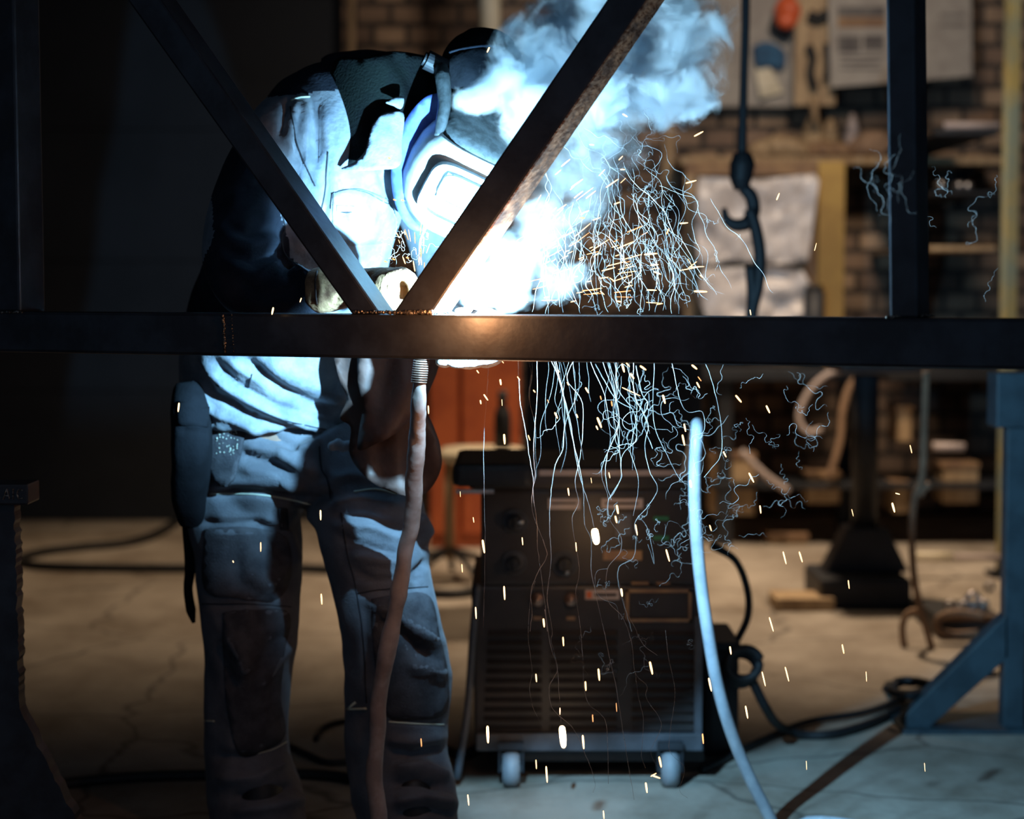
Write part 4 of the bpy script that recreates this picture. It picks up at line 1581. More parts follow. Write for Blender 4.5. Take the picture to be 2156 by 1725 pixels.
# bare tubes and rods at the right
t = thing('tube_lamp', 'white tube on a pinkish rod lying horizontally left of the blue stand', 'tube', tuple(P(2015, 1172, 8.58)))
bm = bmesh.new()
cyl(bm, P(1928, 1172, 8.58), P(2005, 1173, 8.58), M(10, 8.58), 16)
obj('tube', bm, m_cream, t, True)
bm = bmesh.new()
cyl(bm, P(2000, 1173, 8.6), P(2112, 1174, 8.6), M(7, 8.6), 12)
obj('rod', bm, m_label, t, True)
mkbox('bracket', tuple(P(2085, 1182, 8.62)), tuple(P(2105, 1166, 8.69)), m_dark, t, .002)
rebase(t)
t = tube('wall_rod', [P(1965, 940, 9.3), P(2030, 942, 9.3)], .02, m_label, None, 10, 0)
tag(t, 'short pale rod sticking out of the clutter above the white tube', 'rod')
# hanging ropes
YR = 6.9
t = tube('hanging_rope', [P(u, v, YR) for u, v in ((1950, 780), (1946, 900), (1942, 1000), (1926, 1050), (1920, 1120), (1924, 1210), (1938, 1280), (1958, 1350), (1980, 1425))] + [G(1990, 1440, .012)], .013, m_rope)
tag(t, 'tan rope hanging down to the floor left of the blue stand', 'rope')
t = tube('hanging_rope', [P(u, v, YR) for u, v in ((1958, 1020), (1944, 1030), (1936, 1045))], .014, m_rope, None, 8, 4)
tag(t, 'frayed knot end sticking out of the hanging tan rope', 'rope')
t = tube('rope_loop', [P(u, v, YR + .05) for u, v in ((1945, 1288), (1915, 1290), (1900, 1320), (1908, 1370), (1935, 1390), (1960, 1400))], .012, m_rope)
tag(t, 'loose tan rope loop beside the hanging rope near the floor', 'rope')
# scrap of shiny metal
rnd = random.Random(31)
for i, (u, v, r) in enumerate([(2048, 1262, 13), (2030, 1280, 11), (2060, 1280, 12), (2038, 1294, 9), (2072, 1272, 8), (1998, 1276, 8), (2083, 1236, 9), (2055, 1296, 8)]):
    c = P(u, v, 7.2)
    bm = bmesh.new()
    rr_ = M(r, 7.2)
    ring = [c + Vector((math.cos(q) * rr_, rnd.uniform(-.01, .01), math.sin(q) * rr_)) for q in (2 * math.pi * k / 16 for k in range(17))]
    tube_mesh(bm, ring, rr_ * .42, 8)
    o = obj('metal_ring', bm, m_chrome, None, True)
    tag(o, 'shiny metal ring on the scrap bin, ' + ('the topmost left of the big three', 'lower left one of the pair under the topmost', 'the lower right one', 'small one under the middle', 'smallest at the right', 'the lone leftmost one', 'the lone highest one, far right', 'the lowest one')[i], 'ring', 'shiny rings in the scrap bin')
t = thing('scrap_bin', 'low dark scrap bin holding shiny metal rings left of the blue stand', 'bin', tuple(P(2040, 1330, 7.25)))
a, b = P(1975, 1345, 7.1), P(2115, 1300, 7.1)
mkbox('body', (a.x, 7.1, 0), (b.x, 7.5, b.z), m_black, t, .01)
tube('rim', [P(1975, 1300, 7.1), P(2115, 1300, 7.1)], .012, m_rope, t, 8, 0)
rebase(t)
t = tube('bent_hose', [P(u, v, 7.0) for u, v in ((2070, 1298), (2020, 1290), (1980, 1300), (1975, 1325), (2005, 1336), (2060, 1334))], .014, m_rope)
tag(t, 'bent tan hose lying over the front of the scrap bin', 'hose')

# ---- wall boards, sheet and posts at the right
YW = 9.9
a, b = P(1718, 900, YW), P(1780, 340, YW)
tag(mkbox('mustard_plank', (a.x, YW, bench_top), (b.x, YW + .04, b.z), m_wood2, None, .006), 'upright mustard plank right of the hanging pale sheet', 'plank')
t = thing('board_frame', 'brown framed board behind the hanging pale sheet', 'board', tuple(P(1600, 700, YW + .06)))
a, b = P(1440, 760, YW + .06), P(1722, 345, YW + .06)
mkbox('panel', (a.x, YW + .06, bench_top), (b.x, YW + .10, b.z), m_printb, t, .004)
mkbox('top_rail', (a.x, YW + .01, b.z - .06), (b.x, YW + .06, b.z), m_printb, t, .004)
mkbox('side_rail', (a.x, YW + .01, bench_top), (a.x + .05, YW + .06, b.z - .06), m_wood, t, .004)
rebase(t)


def crumple(Y, seedv, amp=.05):
    def f(u, v):
        q = Vector((u / 80, v / 55, seedv))
        y = Y + amp * (abs(noise.noise(q)) * 1.5 - .3) + .02 * noise.noise(q * 2.7)
        return P(u, v, y)
    return f


o = sheet('pale_sheet', [(1470, 372), (1600, 378), (1715, 366), (1725, 380), (1712, 470), (1702, 552), (1620, 556), (1540, 548), (1470, 560), (1462, 470)], crumple(9.75, 2.0, .07), .004, m_foil, None, 14, False)
tag(o, 'crumpled pale plastic sheet hanging right of the lifting hook, the upper one', 'sheet', 'pale sheets on the framed board')
o = sheet('pale_sheet', [(1480, 566), (1600, 562), (1690, 570), (1712, 610), (1705, 668), (1600, 690), (1490, 680), (1468, 620)], crumple(9.76, 6.0, .07), .004, m_foil, None, 14, False)
tag(o, 'crumpled pale plastic sheet just above the chord, the lower one', 'sheet', 'pale sheets on the framed board')
a = P(1714, 655, 9.72)
t = thing('dark_jar', 'dark jar in front of the mustard plank, just above the chord', 'jar', tuple(a))
bm = bmesh.new()
cyl(bm, (a.x, 9.72, bench_top), (a.x, 9.72, P(0, 612, 9.72).z), .050, 20)
obj('body', bm, m_dark, t, True)
bm = bmesh.new()
cyl(bm, (a.x, 9.72, P(0, 612, 9.72).z), (a.x, 9.72, P(0, 600, 9.72).z), .040, 20)
obj('lid', bm, m_black, t, True)
rebase(t)
# shelf with rags, wedges and tools
a, b = P(1430, 350, 10.5), P(2110, 318, 10.5)
t = thing('wall_shelf', 'long brown wall shelf loaded with clutter above the pale sheets', 'shelf', ((a.x + b.x) / 2, 9.9, a.z))
mkbox('board', (a.x, 10.45, P(0, 346, 10.45).z), (b.x, 10.98, P(0, 330, 10.45).z), m_wood, t, .006)
for u in (1500, 1800, 2050):
    c = P(u, 346, 10.5)
    bm = bmesh.new()
    prism(bm, [Vector((c.x, 10.55, c.z)), Vector((c.x, 10.98, c.z)), Vector((c.x, 10.98, c.z - .22))], (.03, 0, 0), .002)
    obj('bracket', bm, m_dark, t)
rebase(t)
shz = P(0, 330, 10.45).z
rnd = random.Random(44)


def rag(name, u0, u1, v0, Y, m, lab):
    bm = bmesh.new()
    for k in range(9):
        f = k / 8
        c = P(u0 + (u1 - u0) * f, 0, Y)
        h = (P(0, v0, Y).z - shz) * (0.45 + .55 * math.sin(math.pi * (.1 + .8 * f)))
        ball(bm, (c.x, Y + rnd.uniform(-.03, .03), shz + h * .48), (M((u1 - u0) / 7, Y), .09, h * .5), seg=12)
    me = remesh(bm, .02, 3)
    folds(me, [], .012, (14, 14, 14), u0)
    o = link(name, me, m)
    tag(o, lab, 'rag', 'rags on the wall shelf')


rag('rag', 1590, 1690, 285, 10.6, m_wood, 'bunched tan rag on the left part of the wall shelf')
rag('rag', 1690, 1800, 296, 10.62, m_printb, 'brown rag in the middle of the wall shelf')
rag('rag', 1800, 1880, 270, 10.64, m_rope, 'tan rag beside the truss post on the wall shelf')
for (u, v, w, m, lab) in [(1713, 238, 26, m_wood, 'tan cone-shaped can standing above the brown rag'), (1795, 240, 16, m_label, 'small pinkish funnel on the wall shelf'),
                          (1748, 250, 18, m_wood, 'small tan can right of the cone-shaped can')]:
    c = P(u, v, 10.8)
    bm = bmesh.new()
    cyl(bm, (c.x, 10.8, shz), (c.x, 10.8, shz + (c.z - shz) * .55), M(w, 10.8), 16)
    cyl(bm, (c.x, 10.8, shz + (c.z - shz) * .55), (c.x, 10.8, c.z), M(w, 10.8), 16, M(w * .3, 10.8))
    tag(obj('can', bm, m, None, True), lab, 'can')
# plywood board with hanging tools
YT = 10.7
a, b = P(1672, 222, YT), P(1762, -120, YT)
t = tag(mkbox('plywood_board', (a.x, YT, a.z), (b.x, YT + .02, b.z), m_wood, None, .003), 'narrow plywood board on the wall left of the poster', 'board')
for (pts, r, lab) in [([(1702, 95), (1712, 120), (1706, 150), (1716, 185)], .022, 'black clamp hanging on the plywood board, left one'),
                      ([(1738, 92), (1742, 130), (1738, 168)], .016, 'black clamp hanging on the plywood board, right one'),
                      ([(1702, 30), (1722, 38), (1742, 28)], .028, 'black tool at the top of the plywood board')]:
    t = tube('hanging_tool', [P(u, v, YT - .05) for u, v in pts], r, m_black)
    tag(t, lab, 'tool', 'tools on the plywood board')
t = tube('wooden_mallet', [P(1712, 205, YT - .03), P(1718, 260, YT - .03)], .02, m_wood, None, 8, 0)
tag(t, 'wooden mallet hanging below the plywood board', 'mallet')
# red helmet-like object, blue cloth, cream folded paper
bm = bmesh.new()
c = P(1662, 26, 10.76)
ball(bm, c, (.085, .08, .095))
ball(bm, c + Vector((-.02, -.05, -.05)), (.06, .05, .05))
me = remesh(bm, .012, 2)
t = link('red_glove', me, m_red)
tag(t, 'red-orange rubber glove hanging at the top edge left of the plywood', 'glove')
o = sheet('dark_strap', [(1625, 40), (1640, 45), (1665, 75), (1650, 85), (1622, 66)], crumple(10.80, 3, .02), .01, m_black, None, 10)
tag(o, 'black strap under the red-orange glove', 'strap')
o = sheet('blue_cloth', [(1586, 98), (1610, 88), (1638, 96), (1655, 115), (1648, 142), (1620, 140), (1592, 136)], crumple(10.80, 8, .04), .02, m_blue, None, 10)
tag(o, 'blue cloth hanging above the cream folded paper', 'cloth')
o = sheet('folded_paper', [(1588, 136), (1612, 132), (1626, 150), (1650, 194), (1600, 208)], crumple(10.81, 5, .02), .008, m_cream, None, 10, False)
tag(o, 'cream folded paper under the blue cloth', 'paper')
t = mkbox('grey_wall_panel', tuple(P(1450, 225, 10.85)), (P(1690, 0, 10.85).x, 10.88, P(0, -60, 10.85).z), m_paper, None, .004)
tag(t, 'large grey paper sheet on the wall behind the hook cable', 'poster')
# poster
YQ = 10.6
t = thing('wall_poster', 'large pale printed poster behind the right truss post', 'poster', tuple(P(1890, 100, YQ)))
bm = bmesh.new()
q = [P(1748, 184, YQ), P(2047, 160, YQ), P(2044, -160, YQ), P(1742, -160, YQ)]
prism(bm, q, (0, .015, 0))
obj('sheet', bm, m_paper, t)
for (u0, v0, u1, v1, m) in [(1764, 14, 1864, 34, m_print), (1764, 36, 1864, 58, m_printb), (1764, 76, 1812, 110, m_print), (1818, 74, 1862, 106, m_print),
                            (1768, 118, 1860, 122, m_print), (1768, 130, 1850, 134, m_print), (1768, 142, 1856, 146, m_print), (1980, 30, 2030, 34, m_print), (1980, 50, 2034, 54, m_print)]:
    pxbox('printed_block', u0, v0, u1, v1, YQ - .004, .004, m, t, 0)
rebase(t)
# mustard post at the right edge, shelves on the brick
a, b = P(2108, 1200, 8.6), P(2152, 0, 8.6)
t = thing('painted_post', 'flaking mustard and green painted post at the right edge', 'post', (a.x / 2 + b.x / 2, 8.6, 0))
mkbox('shaft', (a.x, 8.6, 0), (b.x, 8.7, 4.2), mat('flaking_post_paint', (0.30, 0.24, 0.08), (0.16, 0.20, 0.16), rough=.8, scale=3.5), t, .004)
mkbox('base_plate', (a.x - .04, 8.56, 0), (b.x + .04, 8.74, .02), m_dark, t, .003)
rebase(t)
t = tube('metal_rod', [P(1988, 265, 9.4), P(2106, 265, 9.4)], M(8, 9.4), m_label, None, 12, 0)
tag(t, 'pinkish metal rod resting level between the truss post and the mustard post', 'rod')
for (u, v, lab) in [(1984, 390, 'left'), (2022, 392, 'middle'), (2040, 393, 'right')]:
    c = P(u, v, 9.4)
    bm = bmesh.new()
    cyl(bm, c, c + Vector((0, .08, 0)), M(10, 9.4), 16)
    tag(obj('round_tin', bm, m_chrome, None, True), 'small round tin facing us right of the truss post, the %s one of three' % lab, 'tin', 'round tins right of the truss post')
t = tag(mkbox('tin_shelf', (P(1965, 0, 9.4).x, 9.38, P(0, 410, 9.4).z), (P(2105, 0, 9.4).x, 10.98, P(0, 403, 9.4).z), m_dark, None, .003), 'thin dark shelf that carries the three round tins', 'shelf')
t = tag(mkbox('rod_shelf', (P(1965, 0, 9.45).x, 9.38, P(0, 285, 9.4).z), (P(2105, 0, 9.4).x, 10.98, P(0, 275, 9.4).z), m_dark, None, .003), 'thin dark shelf under the pinkish rod', 'shelf')
t = tag(mkbox('low_shelf', (P(1965, 0, 9.4).x, 9.4, P(0, 528, 9.4).z), (P(2105, 0, 9.4).x, 10.98, P(0, 518, 9.4).z), m_wood, None, .003), 'brown shelf low on the brick right of the truss post', 'shelf')
t = tag(mkbox('leaning_slat', (P(1398, 0, 10.96).x, 10.96, P(0, 400, 10.96).z), (P(1424, 0, 10.96).x, 11.0, P(0, 200, 10.96).z), m_wood, None, .003), 'short pale wooden slat hanging in the smoke left of the hook', 'slat')
t.rotation_euler = (0, 0, 0)

# ---- lifting hook on its chain
YH = 6.2
t = thing('lifting_hook', 'black crane hook hanging on a dark cable in front of the pale sheets', 'hook', tuple(P(1562, 400, YH)))
tube('cable', [P(1568, -300, YH), P(1570, 0, YH), P(1566, 180, YH), P(1562, 330, YH)], [.013, .014, .013, .016], m_black, t, 10)
bm = bmesh.new()
loft(bm, [(1562, 322, YH, 18, .03), (1563, 345, YH, 27, .04), (1560, 375, YH, 24, .04), (1562, 400, YH, 15, .025)])
obj('block', remesh and bm, m_black, t, True)
tube('hook', [P(u, v, YH) for u, v in ((1565, 395), (1582, 415), (1586, 445), (1572, 470), (1548, 474), (1530, 462), (1524, 438))], [.020, .022, .022, .022, .020, .015, .008], m_black, t, 12)
tube('chain', [P(u, v, YH - .02) for u, v in ((1578, 440), (1592, 485), (1600, 540), (1596, 600), (1584, 650), (1580, 700))], .020, m_black, t, 8)
tube('chain', [P(u, v, YH - .02) for u, v in ((1580, 560), (1584, 620), (1580, 690), (1582, 740))], .018, m_black, t, 8)
rebase(t)

# ================================================================== smoke trails and sparks
def c6(l):
    return [(880 + .3363 * x, 750 + .3363 * y) for x, y in l]


def c7(l):
    return [(940 + .334 * x, 1150 + .334 * y) for x, y in l]


TR = [
    (c6([(443, 0), (440, 100), (430, 250), (412, 550), (415, 850), (420, 1200), (410, 1700)]), 1.0, 'long straight smoke thread nearest the strain relief spring'),
    (c6([(628, 0), (630, 100), (640, 280), (680, 500), (700, 650), (722, 780), (712, 900), (725, 1000), (800, 1200), (800, 1270), (745, 1370), (705, 1480), (715, 1600), (700, 1725)]), 1.9, 'white smoke thread that crosses its neighbour above the dials'),
    (c6([(745, 0), (745, 260), (725, 580), (735, 750), (720, 850), (745, 1050), (750, 1200), (775, 1400), (800, 1600), (810, 1725)]) + c7([(620, 400), (660, 650), (700, 780), (720, 1110)]), 1.9, 'white smoke thread running from the chord down over the socket to the big lower spark'),
    (c6([(836, 0), (840, 40), (910, 230), (910, 560), (860, 680), (830, 900), (825, 1100), (835, 1280), (810, 1500), (840, 1725)]) + c7([(660, 600), (700, 770), (650, 880), (655, 990), (700, 1060), (800, 1150), (870, 1300), (935, 1480), (925, 1555)]), 2.0, 'longest smoke thread, with a kink over the louvres'),
    (c6([(846, 0), (860, 60), (950, 400), (1000, 700), (1070, 930), (1105, 1080)]), 1.8, 'smoke thread ending in the biggest spark'),
    (c6([(856, 0), (870, 60), (960, 480), (1030, 800), (1045, 1050), (1085, 1150), (1090, 1370), (1165, 1725)]) + c7([(1000, 560), (1070, 900), (1110, 1150), (1150, 1400), (1185, 1600)]), 1.9, 'nearly straight smoke thread passing just left of the biggest spark'),
    (c6([(978, 0), (970, 35), (935, 150), (1030, 300), (1020, 600), (985, 780), (1005, 920), (965, 1040), (1010, 1330), (990, 1480), (1020, 1725)]) + c7([(855, 650), (880, 960), (970, 1060), (1010, 1150), (1020, 1500)]), 1.7, 'wavering smoke thread with a bulge to the right near the chord'),
    (c6([(1085, 20), (1090, 60), (1170, 250), (1200, 420), (1250, 490), (1270, 700), (1270, 770), (1190, 910), (1200, 1020), (1270, 1130), (1265, 1230), (1190, 1330)]) + c7([(1010, 330), (1110, 450), (1170, 620), (1190, 800), (1260, 880), (1260, 960), (1340, 1080), (1350, 1160), (1290, 1290), (1330, 1400)]), 1.7, 'tangled smoke thread zigzagging over the framed plate'),
    (c6([(1160, 20), (1165, 60), (1260, 370), (1180, 640), (1180, 800), (1210, 900)]), 1.7, 'smoke thread bent like a bow over the right label'),
    (c6([(1240, 20), (1250, 200), (1350, 350), (1365, 520), (1280, 620), (1270, 760), (1230, 850), (1190, 900)]), 1.7, 'smoke thread joining the bow above the right label'),
    (c6([(1350, 20), (1355, 240), (1440, 420), (1420, 560), (1450, 720), (1500, 830), (1440, 940), (1360, 1040), (1370, 1130)]), 2.0, 'thick smoke thread left of the grey hose'),
    (c6([(1480, 30), (1475, 400), (1560, 620), (1640, 770), (1700, 810)]), 1.5, 'smoke thread running slantwise into the grey hose'),
    (c6([(1795, 30), (1850, 190), (1900, 450), (1895, 620), (1840, 700), (1790, 760)]), 1.5, 'smoke thread hooking down right of the grey hose'),
    (c6([(1590, 40), (1640, 270), (1690, 350), (1780, 350), (1790, 470), (1715, 510), (1720, 620), (1745, 750)]), 1.5, 'curly smoke thread at the top of the grey hose'),
    (c6([(1240, 490), (1180, 620), (1150, 740), (1190, 880), (1185, 1000)]), 1.2, 'faint smoke thread left of the bow'),
    (c6([(1310, 60), (1370, 300), (1350, 480), (1330, 600), (1380, 780), (1350, 1000)]), 1.4, 'smoke thread in the thick bundle below the chord'),
    (c6([(1110, 50), (1160, 140), (1240, 270), (1340, 330)]), 1.6, 'short slanting smoke thread just under the chord'),
    (c6([(1365, 60), (1400, 230), (1440, 300), (1400, 400), (1430, 480), (1470, 580)]), 2.2, 'brightest curly smoke thread in the bundle'),
    (c7([(560, 220), (530, 330), (515, 560), (530, 700), (540, 800), (525, 900), (550, 1030), (610, 1140)]), 1.1, 'beaded smoke thread left of the middle louvres'),
    (c7([(1090, 230), (1130, 400), (1180, 500), (1240, 620), (1330, 690)]), 1.3, 'smoke thread sloping across the left edge of the framed plate'),
    (c7([(1380, 530), (1400, 700), (1440, 930), (1410, 1170), (1410, 1300), (1500, 1400), (1470, 1540), (1520, 1590)]), 1.2, 'smoke thread ending over the right caster'),
    (c7([(1190, 800), (1210, 950), (1240, 1080), (1235, 1230), (1230, 1330), (1255, 1400)]), 1.1, 'beaded smoke thread over the right louvre bay'),
    (c6([(1190, 1330), (1120, 1350), (1110, 1450), (1150, 1520), (1240, 1560), (1260, 1650)]), 1.2, 'looped smoke thread over the label strip'),
    (c6([(1365, 1130), (1350, 1260), (1260, 1320), (1255, 1420), (1290, 1560), (1340, 1725)]), 1.4, 'smoke thread curling down over the framed plate corner'),
    (c6([(1440, 1180), (1480, 1300), (1440, 1090), (1380, 1000)]), 1.2, 'smoke hook between the green marks'),
]
rnd = random.Random(77)
for i, (pts, w, lab) in enumerate(TR):
    yb = 3.80 + rnd.uniform(-.03, .10)
    ph = rnd.uniform(0, 9)
    q = catmull([Vector((a, b, 0)) for a, b in pts], 7)
    w3, rr = [], []
    for k, p in enumerate(q):
        jx = .9 * noise.noise(Vector((p.y / 14, ph, 0))) + .5 * noise.noise(Vector((p.y / 6, ph, 3)))
        fade = 1.0 - .22 * k / len(q)
        w3.append(P(p.x + jx * 1.3, p.y, yb + .04 * noise.noise(Vector((p.y / 120, ph, 5)))))
        rr.append(M(w * .42 * fade * (1 + .35 * noise.noise(Vector((p.y / 11, ph, 7)))), yb))
    bm = bmesh.new()
    tube_mesh(bm, w3, rr, 5)
    tag(obj('smoke_trail', bm, m_trail, None, True), lab, 'smoke trail', 'smoke trails falling below the chord')


def curly(u, v, L, ang, curl, rnd, Y, n=26):
    pts = []
    a = ang
    x, y, z = u, v, Y
    k1, k2 = rnd.uniform(0, 9), rnd.uniform(0, 9)
    for i in range(n):
        pts.append((x, y, z))
        a = ang + curl * (noise.noise(Vector((i * .13, k1, k2))) * 2.6 + curl * noise.noise(Vector((i * .33, k2, k1))))
        x += math.cos(a) * L / n
        y += math.sin(a) * L / n
        z += .004 * noise.noise(Vector((i * .2, k1, 1)))
    return pts


def tendrils(name, n, gen, lab, seedv):
    rnd = random.Random(seedv)
    bm = bmesh.new()
    for i in range(n):
        pts, w = gen(rnd)
        q = [P(*p) for p in pts]
        m_ = len(q)
        rr = [M(.62 * w * (.35 + .65 * math.sin(math.pi * min(1, (k + 1) / m_))), 3.8) * (1 + .5 * noise.noise(Vector((k * .4, i, 0)))) for k in range(m_)]
        tube_mesh(bm, q, rr, 4)
    o = obj(name, bm, m_trail, None, True)
    tag(o, lab, 'smoke', None, 'stuff')


def g_up(r):
    # fine threads right of the arc, above the chord
    u = r.uniform(1130, 1450)
    if r.random() < .5:
        u = r.gauss(1330, 70)
    v = r.uniform(330, 560)
    L = r.uniform(120, 330)
    L = min(L, 668 - v)
    return curly(u, v, L, math.radians(r.gauss(80, 11)), r.uniform(.25, .8), r, r.uniform(3.72, 3.95), 34), r.uniform(.5, 1.15)


def g_upc(r):
    u, v = r.gauss(1370, 80), r.gauss(540, 70)
    return curly(u, v, r.uniform(40, 110), r.uniform(0, 6.28), r.uniform(1.0, 2.2), r, r.uniform(3.72, 3.95), 40), r.uniform(.35, .8)


def g_rise(r):
    u, v = r.uniform(1150, 1400), r.uniform(200, 420)
    return curly(u, v, r.uniform(60, 220), math.radians(r.gauss(70, 30)), r.uniform(.6, 1.8), r, r.uniform(3.8, 4.0), 30), r.uniform(.35, .8)


def g_dn(r):
    u = r.gauss(1370, 75)
    v = r.uniform(765, 960)
    return curly(u, v, r.uniform(60, 220), math.radians(r.gauss(90, 22)), r.uniform(.6, 1.8), r, r.uniform(3.78, 3.98), 36), r.uniform(.5, .95)


def g_dn2(r):
    u, v = r.uniform(1420, 1720), r.uniform(770, 1170)
    if (u - 1420) / 300 + (v - 770) / 800 > 1.25:
        u = 1450
    return curly(u, v, r.uniform(60, 170), r.uniform(0, 6.28), r.uniform(.9, 1.7), r, r.uniform(3.80, 4.1), 40), r.uniform(.35, .7)


def g_str(r):
    u = r.uniform(1090, 1330)
    return curly(u, 762, r.uniform(60, 260), math.radians(r.gauss(88, 3)), .25, r, r.uniform(3.75, 3.95), 24), r.uniform(.3, .6)


def g_lo(r):
    u, v = r.gauss(1330, 60), r.uniform(1050, 1420)
    return curly(u, v, r.uniform(40, 150), math.radians(r.gauss(90, 60)), r.uniform(1., 2.4), r, r.uniform(3.8, 4.0), 34), r.uniform(.35, .65)


def g_left(r):
    u, v = r.uniform(790, 920), r.uniform(500, 600)
    return curly(u, v, r.uniform(40, 100), r.uniform(-1, 1), r.uniform(1., 2.2), r, r.uniform(3.74, 3.85), 26), r.uniform(.5, 1.0)


def g_far(r):
    u, v = r.gauss(2030, 40), r.uniform(380, 640)
    if r.random() < .3:
        u, v = r.gauss(1870, 22), r.uniform(395, 480)
    return curly(u, v, r.uniform(90, 190), r.uniform(-2.2, -.9), r.uniform(.7, 1.5), r, r.uniform(3.0, 3.3) if u < 1950 else r.uniform(3.3, 3.6), 44), r.uniform(.35, .7)


tendrils('fine_smoke', 90, g_up, 'fine tangled smoke threads right of the arc, above the chord', 1)
tendrils('fine_smoke', 46, g_upc, 'tight smoke curls above the chord under the lifting hook', 2)
tendrils('fine_smoke', 40, g_rise, 'thin smoke threads rising beside the right diagonal', 3)
tendrils('fine_smoke', 30, g_dn, 'bundle of fine smoke threads just under the chord at the right', 4)
tendrils('fine_smoke', 52, g_dn2, 'loose smoke curls right of the grey hose', 5)
tendrils('fine_smoke', 22, g_str, 'faint straight smoke threads under the arc', 6)
tendrils('fine_smoke', 26, g_lo, 'faint smoke curls over the front of the welding machine', 7)
tendrils('fine_smoke', 16, g_left, 'white smoke threads between the mask and the two diagonals', 8)
tendrils('fine_smoke', 15, g_far, 'thin smoke wisps around the right truss post', 9)
# sharp pale wire loop in front of the mask's chin
t = tube('smoke_trail', [P(u, v, 3.72) for u, v in ((884, 530), (886, 505), (900, 475), (915, 466), (930, 470), (942, 485), (948, 500))], .0022, m_trail)
tag(t, 'bright smoke loop under the chin of the mask', 'smoke trail')

# sparks ------------------------------------------------------------------------
bm = bmesh.new()
prof = [(-1, .0), (-.96, .55), (-.8, .9), (-.3, 1.0), (.3, .95), (.8, .7), (.96, .4), (1, 0)]
rs = []
for z, r in prof[1:-1]:
    rs.append([bm.verts.new((r * math.cos(q), r * math.sin(q), z)) for q in (2 * math.pi * k / 8 for k in range(8))])
for a, b in zip(rs, rs[1:]):
    for k in range(8):
        bm.faces.new((a[k], a[(k + 1) % 8], b[(k + 1) % 8], b[k]))
e0 = bm.verts.new((0, 0, -1))
e1 = bm.verts.new((0, 0, 1))
for k in range(8):
    bm.faces.new((e0, rs[0][(k + 1) % 8], rs[0][k]))
    bm.faces.new((e1, rs[-1][k], rs[-1][(k + 1) % 8]))
base = bpy.data.meshes.new('spark')
bm.to_mesh(base)
bm.free()
SM = []
for m in (m_spark, m_sparko, m_sparkb):
    c = base.copy()
    c.materials.append(m)
    for p in c.polygons:
        p.use_smooth = True
    SM.append(c)


def where(u, v, Y):
    if v < 662:
        if u < 700:
            return 'over the right sleeve of the jacket', 'sparks by the sleeve'
        if u < 960:
            return 'below the mask', 'sparks between the diagonals'
        if v < 420:
            return 'high in the smoke', 'sparks high in the smoke'
        if u < 1250:
            return 'right of the arc', 'sparks in the fan'
        return 'flying right above the chord', 'sparks flying right above the chord'
    if u < 960:
        return 'before the trousers', 'sparks before the trousers'
    if u < 1180:
        return ('before the machine left half' if v > 1030 else 'before the orange cabinet'), ('sparks over the machine left' if v > 1030 else 'sparks by the orange cabinet')
    if u < 1480:
        if v < 1000:
            return 'among threads under the chord', 'sparks among the threads'
        return ('before the machine controls' if v < 1320 else 'before the right louvres'), ('sparks over the controls' if v < 1320 else 'sparks over the louvres')
    return ('before the dark bench' if v < 1250 else 'over the right floor'), ('sparks by the bench' if v < 1250 else 'sparks over the floor')


RANK = {}
ORD = ('', 'second', 'third', 'fourth', 'fifth', 'sixth', 'seventh', 'eighth', 'ninth', 'tenth', 'eleventh', 'twelfth', 'thirteenth',
       'fourteenth', 'fifteenth', 'sixteenth', 'seventeenth', 'eighteenth', 'nineteenth', 'twentieth')


def spark(u, v, L, ang, w=2.2, kind=0, Y=None, lab=None):
    """L, w in pixels; ang in degrees from straight down, positive leans the head right"""
    Y = Y or (3.70 + .25 * random.random())
    if v < 662 and u < 960:
        Y = 3.66
    c = P(u, v, Y)
    o = bpy.data.objects.new('spark', SM[kind])
    a = math.radians(ang)
    d = Vector((math.sin(a), random.uniform(-.15, .15), -math.cos(a))).normalized()
    o.rotation_euler = d.to_track_quat('Z', 'Y').to_euler()
    o.location = c
    r = M(w * .40, Y)
    o.scale = (r, r, M(L / 2, Y))
    C.objects.link(o)
    where_, g = where(u, v, Y)
    if lab:
        tag(o, lab, 'spark')
    else:
        size = 'long' if L > 26 else 'short' if L > 13 else 'tiny'
        tint = 'orange' if kind == 1 else 'yellow-white'
        tag(o, '%s %s spark streak %s' % (size, tint, where_), 'spark', size + ' ' + tint + ' ' + g)
        RANK.setdefault((size, tint, where_), []).append((u, v, o))
    return o


